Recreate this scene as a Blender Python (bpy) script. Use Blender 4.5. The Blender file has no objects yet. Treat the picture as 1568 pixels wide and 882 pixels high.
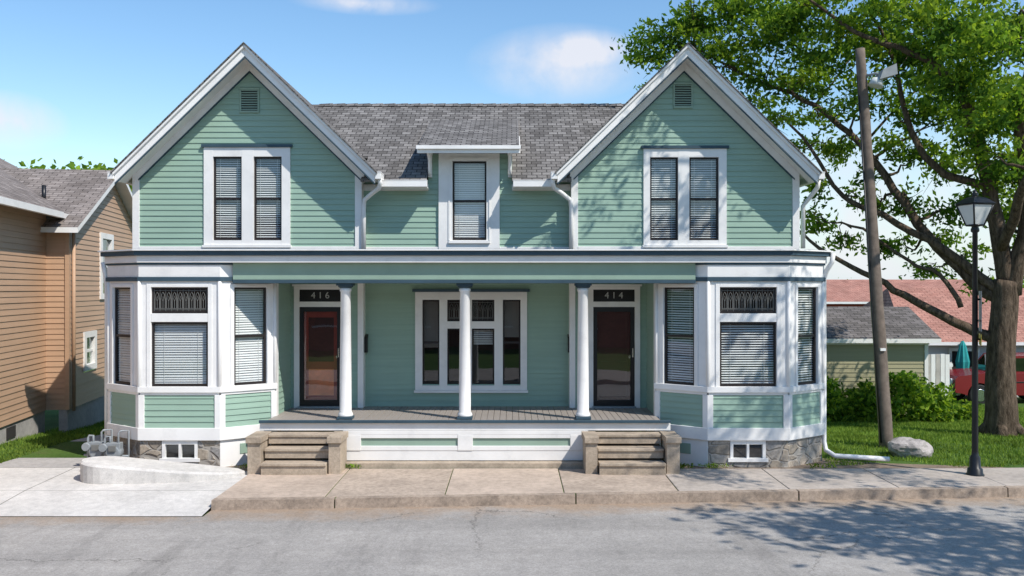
import bpy, math, random
import numpy as np
from mathutils import Vector, Matrix
random.seed(7); rng=np.random.default_rng(7)
F=1400.0; H=3.05
def X(px,d): return (px-784)*d/F
def Z(py,d): return H-(py-441)*d/F
sc=bpy.context.scene
# ---------------- materials ----------------
def nmat(name):
    m=bpy.data.materials.new(name); m.use_nodes=True
    nt=m.node_tree; nt.nodes.clear()
    out=nt.nodes.new('ShaderNodeOutputMaterial')
    return m,nt,out
def N(nt,t,**k):
    n=nt.nodes.new(t)
    for a,b in k.items(): setattr(n,a,b)
    return n
def c4(c): return (c[0],c[1],c[2],1)
def noise(nt,co,scale,detail=4,rough=.6,dist=0):
    n=N(nt,'ShaderNodeTexNoise'); n.inputs['Scale'].default_value=scale; n.inputs['Detail'].default_value=min(detail,5)
    n.inputs['Roughness'].default_value=rough; n.inputs['Distortion'].default_value=dist
    nt.links.new(co,n.inputs['Vector']); return n.outputs['Fac']
def ramp(nt,fac,stops):
    r=N(nt,'ShaderNodeValToRGB'); e=r.color_ramp.elements
    while len(e)<len(stops): e.new(.5)
    for i,(p,c) in enumerate(stops):
        e[i].position=p; e[i].color=c4(c) if not isinstance(c,(int,float)) else (c,c,c,1)
    nt.links.new(fac,r.inputs[0]); return r.outputs[0]
def mix(nt,f,a,b,mode='MIX'):
    m=N(nt,'ShaderNodeMix',data_type='RGBA',blend_type=mode)
    for s,v in ((m.inputs[0],f),(m.inputs[6],a),(m.inputs[7],b)):
        if isinstance(v,(int,float)): s.default_value=v
        elif isinstance(v,tuple): s.default_value=c4(v)
        else: nt.links.new(v,s)
    return m.outputs[2]
def mth(nt,op,a,b=None,clamp=False):
    m=N(nt,'ShaderNodeMath',operation=op,use_clamp=clamp)
    for i,v in enumerate((a,b)):
        if v is None: continue
        if isinstance(v,(int,float)): m.inputs[i].default_value=v
        else: nt.links.new(v,m.inputs[i])
    return m.outputs[0]
def bumpn(nt,h,strength,dist=.01):
    b=N(nt,'ShaderNodeBump'); b.inputs['Strength'].default_value=strength; b.inputs['Distance'].default_value=dist
    nt.links.new(h,b.inputs['Height']); return b.outputs[0]
def prin(nt,out,col,rough=.6,nrm=None,metal=0,spec=.5):
    p=N(nt,'ShaderNodeBsdfPrincipled'); p.inputs['Roughness'].default_value=rough; p.inputs['Metallic'].default_value=metal
    p.inputs['Specular IOR Level'].default_value=spec
    if isinstance(col,tuple): p.inputs['Base Color'].default_value=c4(col)
    else: nt.links.new(col,p.inputs['Base Color'])
    if nrm is not None: nt.links.new(nrm,p.inputs['Normal'])
    nt.links.new(p.outputs[0],out.inputs[0]); return p
def simple(name,c,rough=.6,var=.15,scale=3,bump=.15,bs=60,metal=0,spec=.4,dirt=0):
    m,nt,out=nmat(name); co=N(nt,'ShaderNodeTexCoord').outputs['Object']
    f=noise(nt,co,scale,5)
    a=tuple(x*(1-var) for x in c); b=tuple(min(1,x*(1+var)) for x in c)
    col=ramp(nt,f,[(.3,a),(.7,b)])
    if dirt:
        f2=noise(nt,co,1.7,8,.75); msk=ramp(nt,f2,[(.52,0.0),(.8,1.0)])
        d=N(nt,'ShaderNodeMath',operation='MULTIPLY'); nt.links.new(msk,d.inputs[0]); d.inputs[1].default_value=dirt
        col=mix(nt,d.outputs[0],col,tuple(x*.45 for x in c))
    nr=bumpn(nt,noise(nt,co,bs,3),bump,.004)
    prin(nt,out,col,rough,nr,metal,spec); return m
WHITE=simple('white_paint',(.81,.795,.765),.5,.06,2,.1,40,dirt=.3)
WHITE2=simple('porch_ceiling_paint',(.55,.62,.58),.6,.05)
BLUE=simple('slate_blue_paint',(.045,.08,.105),.55,.15,3,.1,spec=.25)
GREEN_TRIM=simple('green_flat_paint',(.27,.375,.295),.55,.07,2,.1)
def siding_mat(name,c,wood=.07):
    m,nt,out=nmat(name); tc=N(nt,'ShaderNodeTexCoord'); uv=tc.outputs['UV']
    mp=N(nt,'ShaderNodeMapping'); mp.inputs['Scale'].default_value=(.6,14,1); nt.links.new(uv,mp.inputs[0])
    f=noise(nt,mp.outputs[0],1.2,5)
    f2=noise(nt,tc.outputs['Object'],1.1,6,.7)
    col=ramp(nt,f,[(.3,tuple(x*(1-wood) for x in c)),(.7,tuple(x*(1+wood) for x in c))])
    col=mix(nt,ramp(nt,f2,[(.4,0.0),(.75,.28)]),col,tuple(x*.7 for x in c))
    mp2=N(nt,'ShaderNodeMapping'); mp2.inputs['Scale'].default_value=(4,90,1); nt.links.new(uv,mp2.inputs[0])
    prin(nt,out,col,.5,bumpn(nt,noise(nt,mp2.outputs[0],2,3),.15,.003),0,.35); return m
GREEN=siding_mat('sage_green_siding',(.295,.425,.335))
TAN=siding_mat('tan_siding',(.49,.315,.20))
TAN2=siding_mat('khaki_siding',(.36,.33,.20))
def shingle(name,c1,c2,w=.3,h=.14,mort=.35):
    m,nt,out=nmat(name); tc=N(nt,'ShaderNodeTexCoord')
    wn=N(nt,'ShaderNodeTexNoise'); wn.inputs['Scale'].default_value=2.0; nt.links.new(tc.outputs['UV'],wn.inputs['Vector'])
    w2=mix(nt,.012,tc.outputs['UV'],wn.outputs['Color'],'ADD')
    b=N(nt,'ShaderNodeTexBrick'); nt.links.new(w2,b.inputs['Vector'])
    b.inputs['Scale'].default_value=1; b.inputs['Brick Width'].default_value=w; b.inputs['Row Height'].default_value=h
    b.inputs['Mortar Size'].default_value=.010; b.inputs['Mortar Smooth'].default_value=.4; b.inputs['Bias'].default_value=0
    b.inputs['Color1'].default_value=c4(c1); b.inputs['Color2'].default_value=c4(c2); b.inputs['Mortar'].default_value=c4(tuple(x*mort for x in c1))
    f=noise(nt,tc.outputs['Object'],1.5,8,.75); g=noise(nt,tc.outputs['Object'],60,3,.8)
    col=mix(nt,1.0,b.outputs['Color'],ramp(nt,f,[(.3,.68),(.7,1.25)]),'MULTIPLY')
    col=mix(nt,1.0,col,ramp(nt,g,[(.3,.6),(.7,1.4)]),'MULTIPLY')
    inv=N(nt,'ShaderNodeMath',operation='SUBTRACT'); inv.inputs[0].default_value=1; nt.links.new(b.outputs['Fac'],inv.inputs[1])
    prin(nt,out,col,.9,bumpn(nt,inv.outputs[0],.7,.015),0,.2); return m
SHING=shingle('asphalt_shingles',(.115,.107,.10),(.235,.222,.21),.19,.125,.4)
SHING_T=shingle('brown_grey_shingles',(.19,.16,.14),(.29,.25,.225))
SHING_D=shingle('dark_shingles',(.10,.09,.08),(.19,.17,.16))
SHING_R=shingle('red_brown_shingles',(.38,.18,.135),(.45,.23,.175))
BRICK=shingle('red_brick',(.22,.07,.045),(.32,.11,.07),.22,.075,1.6)
def stone_mat():
    m,nt,out=nmat('rubble_stone'); tc=N(nt,'ShaderNodeTexCoord')
    wn=N(nt,'ShaderNodeTexNoise'); wn.inputs['Scale'].default_value=5; nt.links.new(tc.outputs['UV'],wn.inputs['Vector'])
    w2=mix(nt,.10,tc.outputs['UV'],wn.outputs['Color'],'ADD')
    mp=N(nt,'ShaderNodeMapping'); mp.inputs['Scale'].default_value=(3.2,5.6,1); nt.links.new(w2,mp.inputs[0])
    v=N(nt,'ShaderNodeTexVoronoi',feature='DISTANCE_TO_EDGE'); v.inputs['Scale'].default_value=1; nt.links.new(mp.outputs[0],v.inputs['Vector'])
    v2=N(nt,'ShaderNodeTexVoronoi'); v2.inputs['Scale'].default_value=1; nt.links.new(mp.outputs[0],v2.inputs['Vector'])
    cell=ramp(nt,v2.outputs['Color'],[(.1,(.20,.18,.155)),(.4,(.42,.35,.27)),(.7,(.28,.27,.26)),(.95,(.55,.47,.38))])
    f=noise(nt,tc.outputs['Object'],25,5)
    cell=mix(nt,1.0,cell,ramp(nt,f,[(.3,.7),(.7,1.25)]),'MULTIPLY')
    e=ramp(nt,v.outputs['Distance'],[(.03,0.0),(.09,1.0)])
    col=mix(nt,e,(.36,.33,.29),cell)
    prin(nt,out,col,.85,bumpn(nt,e,.8,.03),0,.2); return m
STONE=stone_mat()
def concrete(name,c,dark=.6,sc_=1.0,stain=.5):
    m,nt,out=nmat(name); co=N(nt,'ShaderNodeTexCoord').outputs['Object']
    f=noise(nt,co,.9*sc_,8,.7); g=noise(nt,co,70,3,.7); h=noise(nt,co,9*sc_,6,.7)
    col=ramp(nt,f,[(.3,tuple(x*dark for x in c)),(.55,c),(.8,tuple(min(1,x*1.15) for x in c))])
    col=mix(nt,1.0,col,ramp(nt,g,[(.25,.82),(.75,1.15)]),'MULTIPLY')
    col=mix(nt,stain,col,mix(nt,1.0,col,ramp(nt,h,[(.35,.65),(.6,1.08)]),'MULTIPLY'))
    prin(nt,out,col,.85,bumpn(nt,g,.4,.006),0,.25); return m
SIDEWALK=concrete('tan_sidewalk_concrete',(.52,.415,.33),.76)
SIDEWALK_B=concrete('tan_sidewalk_concrete_worn',(.48,.385,.305),.72,1.3,.7)
SIDEWALK2=concrete('grey_sidewalk_concrete',(.45,.39,.335),.76)
CURB=concrete('curb_concrete',(.40,.315,.245),.6,2,.8)
APRON=concrete('light_concrete',(.62,.59,.55),.84,1,.4)
STEPC=concrete('step_concrete',(.46,.375,.285),.62,2.5)
DRIVE=concrete('driveway_concrete',(.42,.40,.38),.8)
def road_mat():
    m,nt,out=nmat('worn_asphalt'); co=N(nt,'ShaderNodeTexCoord').outputs['Object']
    f=noise(nt,co,.35,7,.65); g=noise(nt,co,120,2,.8); h=noise(nt,co,6,6,.75); s=noise(nt,co,35,3,.7)
    col=ramp(nt,f,[(.3,(.315,.295,.27)),(.5,(.365,.34,.312)),(.7,(.415,.385,.35))])
    mp=N(nt,'ShaderNodeMapping'); mp.inputs['Scale'].default_value=(.06,1.1,1); nt.links.new(co,mp.inputs[0])
    t=noise(nt,mp.outputs[0],1.2,4)
    col=mix(nt,1.0,col,ramp(nt,t,[(.35,.88),(.65,1.08)]),'MULTIPLY')
    col=mix(nt,1.0,col,ramp(nt,g,[(.2,.6),(.8,1.35)]),'MULTIPLY')
    col=mix(nt,1.0,col,ramp(nt,s,[(.3,.8),(.7,1.16)]),'MULTIPLY')
    col=mix(nt,1.0,col,ramp(nt,h,[(.3,.88),(.65,1.06)]),'MULTIPLY')
    mp3=N(nt,'ShaderNodeMapping'); mp3.inputs['Scale'].default_value=(1.6,.22,1); mp3.inputs['Rotation'].default_value=(0,0,.25); nt.links.new(co,mp3.inputs[0])
    col=mix(nt,1.0,col,ramp(nt,noise(nt,mp3.outputs[0],.9,6,.7),[(.54,1.0),(.74,.7)]),'MULTIPLY')
    sp=N(nt,'ShaderNodeSeparateXYZ'); nt.links.new(co,sp.inputs[0])
    v=mth(nt,'SUBTRACT',sp.outputs[1],mth(nt,'MULTIPLY',sp.outputs[0],.07)); v=mth(nt,'SUBTRACT',v,12.45)
    v=mth(nt,'ADD',v,mth(nt,'MULTIPLY',mth(nt,'SUBTRACT',noise(nt,co,1.8,5,.7),.5),1.5))
    dk=ramp(nt,v,[(.2,0.0),(.85,.75)])
    col=mix(nt,dk,col,mix(nt,1.0,(.34,.235,.15),ramp(nt,s,[(.3,.75),(.7,1.2)]),'MULTIPLY'))
    wn=N(nt,'ShaderNodeTexNoise'); wn.inputs['Scale'].default_value=.9; wn.inputs['Detail'].default_value=6; wn.inputs['Roughness'].default_value=.7; nt.links.new(co,wn.inputs['Vector'])
    w=mix(nt,1.6,co,wn.outputs['Color'],'ADD')
    v=N(nt,'ShaderNodeTexVoronoi',feature='DISTANCE_TO_EDGE'); v.inputs['Scale'].default_value=.22; nt.links.new(w,v.inputs['Vector'])
    cr=ramp(nt,v.outputs['Distance'],[(.0,1.0),(.004,0.0)])
    mk=ramp(nt,noise(nt,co,.3,3),[(.46,0.0),(.56,.75)])
    crm=mix(nt,1.0,cr,mk,'MULTIPLY')
    col=mix(nt,crm,col,(.1,.09,.08))
    prin(nt,out,col,.9,bumpn(nt,g,.5,.008),0,.2); return m
ROAD=road_mat()
def grass_mat():
    m,nt,out=nmat('lawn_ground'); co=N(nt,'ShaderNodeTexCoord').outputs['Object']
    f=noise(nt,co,.6,8,.7); g=noise(nt,co,18,5,.8)
    col=ramp(nt,f,[(.3,(.05,.10,.02)),(.6,(.08,.14,.03)),(.8,(.12,.13,.05))])
    col=mix(nt,1.0,col,ramp(nt,g,[(.25,.5),(.75,1.5)]),'MULTIPLY')
    prin(nt,out,col,.95,bumpn(nt,g,.8,.03),0,.1); return m
LAWN=grass_mat()
DIRT=concrete('dirt',(.24,.18,.13),.6,3)
def leaf_mat(name,c,tr=.45):
    m,nt,out=nmat(name); co=N(nt,'ShaderNodeTexCoord').outputs['Object']
    f=noise(nt,co,1.3,2); col=ramp(nt,f,[(.3,tuple(x*.7 for x in c)),(.7,tuple(x*1.3 for x in c))])
    d=N(nt,'ShaderNodeBsdfDiffuse'); nt.links.new(col,d.inputs['Color'])
    t=N(nt,'ShaderNodeBsdfTranslucent'); tcol=mix(nt,1.0,col,(1.6,1.6,.6),'MULTIPLY'); nt.links.new(tcol,t.inputs['Color'])
    mx=N(nt,'ShaderNodeMixShader'); mx.inputs[0].default_value=tr
    nt.links.new(d.outputs[0],mx.inputs[1]); nt.links.new(t.outputs[0],mx.inputs[2]); nt.links.new(mx.outputs[0],out.inputs[0]); return m
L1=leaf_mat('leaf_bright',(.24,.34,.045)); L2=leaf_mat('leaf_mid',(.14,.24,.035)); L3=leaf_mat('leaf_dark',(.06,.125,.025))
GB1=leaf_mat('grass_blade_light',(.19,.27,.05),.3); GB2=leaf_mat('grass_blade_dark',(.09,.16,.03),.3)
def bark_mat():
    m,nt,out=nmat('bark'); co=N(nt,'ShaderNodeTexCoord').outputs['Object']
    mp=N(nt,'ShaderNodeMapping'); mp.inputs['Scale'].default_value=(9,9,2); nt.links.new(co,mp.inputs[0])
    f=noise(nt,mp.outputs[0],1.5,8,.75)
    col=ramp(nt,f,[(.35,(.05,.036,.025)),(.65,(.19,.14,.10))])
    prin(nt,out,col,.95,bumpn(nt,f,1.0,.05),0,.1); return m
BARK=bark_mat()
POLEW=simple('weathered_pole_wood',(.16,.125,.10),.9,.3,6,.6,30)
BLACK=simple('black_metal',(.012,.012,.013),.35,.1,3,.05)
DARKF=simple('dark_brown_sash',(.018,.013,.012),.45,.1)
LEAD=simple('lead_came',(.16,.16,.15),.5,.1)
BLIND=simple('blind_white',(.74,.74,.72),.5,.04)
ROOM=simple('room_dark',(.03,.027,.025),.9,.1)
ROOM2=simple('room_curtain',(.30,.29,.27),.9,.1)
GREY=simple('grey_metal',(.27,.29,.30),.45,.12,8,.2,dirt=.5)
SIGNW=simple('number_paint',(.5,.5,.48),.5,.05)
PLANK=siding_mat('porch_planks',(.31,.275,.245))
RED=simple('red_car_paint',(.20,.012,.016),.25,.05,spec=.7)
RUBBER=simple('tyre_rubber',(.02,.02,.02),.8)
CHROME=simple('chrome',(.6,.6,.6),.2,.05,metal=1)
TEAL=simple('teal_fabric',(.02,.28,.27),.8,.2)
LAMPG=simple('frosted_lamp_glass',(.6,.62,.6),.25,.05)
BOULD=concrete('boulder',(.42,.38,.36),.5,5)
YEL=simple('yellow_tag',(.6,.45,.05),.5)
OXB=simple('oxblood_door',(.30,.05,.035),.4); MAROON=simple('dark_maroon_door',(.06,.017,.015),.3)
ORANGE=simple('orange_reflection_panel',(.75,.22,.08),.35,.35,3)  # orange-brown street reflection in the storm door, painted as a panel colour
def glass(name,tint,refl=.0):
    m,nt,out=nmat(name)
    t=N(nt,'ShaderNodeBsdfTransparent'); t.inputs[0].default_value=c4(tint)
    g=N(nt,'ShaderNodeBsdfGlossy'); g.inputs['Roughness'].default_value=.015; g.inputs['Color'].default_value=(.9,.95,1,1)
    lw=N(nt,'ShaderNodeLayerWeight'); lw.inputs['Blend'].default_value=.5
    co=N(nt,'ShaderNodeTexCoord').outputs['Object']
    nr=bumpn(nt,noise(nt,co,1.3,1),.10,.02); nt.links.new(nr,g.inputs['Normal'])
    f=mth(nt,'POWER',lw.outputs['Facing'],4.0); a=mth(nt,'ADD',mth(nt,'MULTIPLY',f,.7),.045+refl,True)
    mx=N(nt,'ShaderNodeMixShader'); nt.links.new(a,mx.inputs[0]); nt.links.new(t.outputs[0],mx.inputs[1]); nt.links.new(g.outputs[0],mx.inputs[2])
    nt.links.new(mx.outputs[0],out.inputs[0]); return m
GLASS=glass('window_glass',(.93,.95,.95),.04); DGLASS=glass('storm_door_glass',(.9,.88,.86),.06); CARG=glass('car_glass',(.1,.1,.1),.1)

# ---------------- mesh builder ----------------
class MB:
    def __init__(s): s.v=[];s.f=[];s.m=[];s.mats=[];s.sm=[];s.M=Matrix.Identity(4)
    def mi(s,mat):
        if mat not in s.mats: s.mats.append(mat)
        return s.mats.index(mat)
    def face(s,pts,mat,smooth=False):
        b=len(s.v)
        for p in pts: s.v.append(s.M@Vector(p))
        s.f.append(list(range(b,b+len(pts)))); s.m.append(s.mi(mat)); s.sm.append(smooth)
    def hexa(s,p,mat,skip=()):
        b=len(s.v)
        for q in p: s.v.append(s.M@Vector(q))
        fs=[(0,3,2,1),(4,5,6,7),(0,1,5,4),(1,2,6,5),(2,3,7,6),(3,0,4,7)]
        for k,f in enumerate(fs):
            if k in skip: continue
            s.f.append([b+i for i in f]); s.m.append(s.mi(mat)); s.sm.append(False)
    def box(s,x0,x1,y0,y1,z0,z1,mat):
        if x0>x1:x0,x1=x1,x0
        if y0>y1:y0,y1=y1,y0
        if z0>z1:z0,z1=z1,z0
        s.hexa([(x0,y0,z0),(x1,y0,z0),(x1,y1,z0),(x0,y1,z0),(x0,y0,z1),(x1,y0,z1),(x1,y1,z1),(x0,y1,z1)],mat)
    def prism(s,poly,y0,y1,mat):
        n=len(poly)
        s.face([(x,y0,z) for x,z in poly],mat); s.face([(x,y1,z) for x,z in reversed(poly)],mat)
        for i in range(n):
            a=poly[i];c=poly[(i+1)%n]
            s.face([(a[0],y0,a[1]),(a[0],y1,a[1]),(c[0],y1,c[1]),(c[0],y0,c[1])],mat)
    def tube(s,pts,rad,mat,seg=10,caps=True,smooth=True):
        pts=[Vector(p) for p in pts]
        if isinstance(rad,(int,float)): rad=[rad]*len(pts)
        b=len(s.v); prev=None
        for i,p in enumerate(pts):
            d=(pts[min(i+1,len(pts)-1)]-pts[max(i-1,0)])
            if d.length<1e-9: d=Vector((0,0,1))
            d.normalize()
            if prev is None:
                up=Vector((1,0,0)) if abs(d.x)<.9 else Vector((0,1,0)); u=d.cross(up).normalized()
            else: u=(prev-d*prev.dot(d)).normalized()
            prev=u; w=d.cross(u)
            for k in range(seg):
                a=2*math.pi*k/seg; s.v.append(s.M@(p+(u*math.cos(a)+w*math.sin(a))*rad[i]))
        mi=s.mi(mat)
        for i in range(len(pts)-1):
            for k in range(seg):
                k2=(k+1)%seg
                s.f.append([b+i*seg+k,b+i*seg+k2,b+(i+1)*seg+k2,b+(i+1)*seg+k]); s.m.append(mi); s.sm.append(smooth)
        if caps:
            s.f.append([b+k for k in reversed(range(seg))]); s.m.append(mi); s.sm.append(False)
            s.f.append([b+(len(pts)-1)*seg+k for k in range(seg)]); s.m.append(mi); s.sm.append(False)
    def obj(s,name,parent=None,bevel=0,uv=True):
        me=bpy.data.meshes.new(name); me.from_pydata([tuple(v) for v in s.v],[],s.f)
        for m in s.mats: me.materials.append(m)
        me.polygons.foreach_set('material_index',s.m); me.polygons.foreach_set('use_smooth',s.sm)
        if uv:
            l=me.uv_layers.new(name='UVMap'); buf=np.zeros(len(me.loops)*2)
            for p in me.polygons:
                n=p.normal
                if abs(n.z)>.97: t=Vector((1,0,0)); w=Vector((0,1,0))
                else: t=Vector((-n.y,n.x,0)).normalized(); w=n.cross(t)
                for li in p.loop_indices:
                    co=me.vertices[me.loops[li].vertex_index].co
                    buf[li*2]=co.dot(t); buf[li*2+1]=co.dot(w)
            l.data.foreach_set('uv',buf)
        me.update()
        o=bpy.data.objects.new(name,me); sc.collection.objects.link(o)
        if parent: o.parent=parent
        if bevel:
            b=o.modifiers.new('bevel','BEVEL'); b.width=bevel; b.segments=1; b.limit_method='ANGLE'; b.angle_limit=math.radians(50)
        return o
def empty(name):
    e=bpy.data.objects.new(name,None); sc.collection.objects.link(e); return e
def frame(p0,p1):
    a=Vector((p0[0],p0[1],0)); x=(Vector((p1[0],p1[1],0))-a); L=x.length; x.normalize(); y=Vector((0,0,1)).cross(x)
    M=Matrix(((x.x,y.x,0,a.x),(x.y,y.y,0,a.y),(0,0,1,0),(0,0,0,1))); return M,L
def T(y): return Matrix.Translation((0,y,0))
def siding(mb,xl,xr,z0,z1,mat,holes=(),pitch=.105,out=.016):
    fl=xl if callable(xl) else (lambda z:xl); fr=xr if callable(xr) else (lambda z:xr)
    z=z0
    while z<z1-1e-4:
        zt=min(z+pitch,z1); a0,b0,a1,b1=fl(z),fr(z),fl(zt),fr(zt)
        if b0-a0<.01: break
        zc=(z+zt)/2
        segs=[(0.0,1.0)]
        w=b0-a0
        for (hx0,hx1,hz0,hz1) in holes:
            if hz0<zc<hz1:
                t0=(hx0-a0)/w; t1=(hx1-a0)/w; ns=[]
                for s0,s1 in segs:
                    if t1<=s0 or t0>=s1: ns.append((s0,s1)); continue
                    if t0>s0: ns.append((s0,t0))
                    if t1<s1: ns.append((t1,s1))
                segs=ns
        for s0,s1 in segs:
            xa0=a0+w*s0; xb0=a0+w*s1; w1=b1-a1
            xa1=a1+w1*s0 if s0==0 else xa0; xb1=a1+w1*s1 if s1==1 else xb0
            if xb1<xa1: xa1=xb1=(xa1+xb1)/2
            j=random.uniform(-.002,.002)
            mb.face([(xa0,-out+j,z),(xb0,-out+j,z),(xb1,-.002,zt),(xa1,-.002,zt)],mat)
            mb.face([(xa0,-.0,z),(xb0,-.0,z),(xb0,-out+j,z),(xa0,-out+j,z)],mat)
        z=zt
def offp(pts,o):
    n=[]; P=[Vector(p) for p in pts]
    ns=[]
    for i in range(len(P)-1):
        d=(P[i+1]-P[i]).normalized(); ns.append(Vector((d.y,-d.x)))
    for i in range(len(P)):
        if i==0: m=ns[0]
        elif i==len(P)-1: m=ns[-1]
        else:
            m=(ns[i-1]+ns[i]).normalized(); m=m/max(.3,m.dot(ns[i]))
        n.append(P[i]+m*o)
    return n
def band(mb,pts,oi,oo,z0,z1,mat):
    a=offp(pts,oi); b=offp(pts,oo)
    for i in range(len(pts)-1):
        mb.hexa([(b[i].x,b[i].y,z0),(b[i+1].x,b[i+1].y,z0),(a[i+1].x,a[i+1].y,z0),(a[i].x,a[i].y,z0),
                 (b[i].x,b[i].y,z1),(b[i+1].x,b[i+1].y,z1),(a[i+1].x,a[i+1].y,z1),(a[i].x,a[i].y,z1)],mat,
                 skip=tuple([5] if i>0 else [])+tuple([3] if i<len(pts)-2 else []))
def sash(mb,gl,bl,x0,x1,z0,z1,dh=True,blinds=True,glassm=None,sf=.035,y=.03,close=.030,bm=None):
    g=glassm or GLASS
    mb.box(x0,x0+sf,y-.015,y+.02,z0,z1,DARKF); mb.box(x1-sf,x1,y-.015,y+.02,z0,z1,DARKF)
    mb.box(x0+sf,x1-sf,y-.015,y+.02,z1-sf,z1,DARKF); mb.box(x0+sf,x1-sf,y-.015,y+.02,z0,z0+sf*1.3,DARKF)
    if dh:
        zm=(z0+z1)/2; mb.box(x0+sf,x1-sf,y-.012,y+.022,zm-.02,zm+.02,DARKF)
        gl.face([(x0+sf,y,zm+.02),(x1-sf,y,zm+.02),(x1-sf,y,z1-sf),(x0+sf,y,z1-sf)],g)
        gl.face([(x0+sf,y+.012,z0+sf),(x1-sf,y+.012,z0+sf),(x1-sf,y+.012,zm-.02),(x0+sf,y+.012,zm-.02)],g)
    else: gl.face([(x0+sf,y,z0+sf),(x1-sf,y,z0+sf),(x1-sf,y,z1-sf),(x0+sf,y,z1-sf)],g)
    if blinds:
        zz=z1-.02; zb=z0+.04
        sk=random.uniform(-.004,.004)
        while zz>zb:
            j=random.uniform(-.003,.003)
            bl.face([(x0+.01,.066,zz-close+j),(x1-.01,.066,zz-close+sk+j),(x1-.01,.084,zz+sk),(x0+.01,.084,zz)],BLIND); zz-=.042
        bl.box(x0+.01,x1-.01,.065,.09,zb-.03,zb-.01,BLIND)
        for t in (.2,.8):
            xx=x0+(x1-x0)*t; bl.box(xx-.002,xx+.002,.06,.063,zb,z1,BLIND)
def room(bl,x0,x1,z0,z1,m=None,d=.5):
    m=m or ROOM
    bl.face([(x0,d,z0),(x1,d,z0),(x1,d,z1),(x0,d,z1)],m)
    bl.face([(x0,.06,z0),(x0,d,z0),(x0,d,z1),(x0,.06,z1)],m); bl.face([(x1,.06,z0),(x1,d,z0),(x1,d,z1),(x1,.06,z1)],m)
    bl.face([(x0,.06,z1),(x1,.06,z1),(x1,d,z1),(x0,d,z1)],m); bl.face([(x0,.06,z0),(x1,.06,z0),(x1,d,z0),(x0,d,z0)],m)
def casing(mb,ox0,ox1,oz0,oz1,ix0,ix1,iz0,iz1,yo=-.04,yi=.06):
    mb.box(ox0,ix0,yo,yi,oz0,oz1,WHITE); mb.box(ix1,ox1,yo,yi,oz0,oz1,WHITE)
    mb.box(ix0,ix1,yo,yi,iz1,oz1,WHITE); mb.box(ix0,ix1,yo,yi,oz0,iz0,WHITE)
def leaded(mb,x0,x1,z0,z1,y=.015):
    n=max(4,int(round((x1-x0)/.10))); w=(x1-x0)/n; h=z1-z0
    for i in range(n):
        cx=x0+w*(i+.5)
        a=[(cx-w*.38,y,z0+h*.12),(cx-w*.38,y,z0+h*.55),(cx-w*.22,y,z0+h*.78),(cx,y,z0+h*.88),(cx+w*.22,y,z0+h*.78),(cx+w*.38,y,z0+h*.55),(cx+w*.38,y,z0+h*.12)]
        mb.tube(a,.0055,LEAD,4,False)
        b=[(cx,y,z0+h*.12),(cx,y,z0+h*.45),(cx-w*.16,y,z0+h*.58),(cx,y,z0+h*.7),(cx+w*.16,y,z0+h*.58),(cx,y,z0+h*.45)]
        mb.tube(b,.0045,LEAD,4,False)
    for q in (.06,.12,.94): mb.box(x0,x1,y-.004,y+.004,z0+h*q-.004,z0+h*q+.004,LEAD)
    for i in range(n+1): mb.box(x0+w*i-.0025,x0+w*i+.0025,y-.004,y+.004,z0,z1,LEAD)

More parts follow.
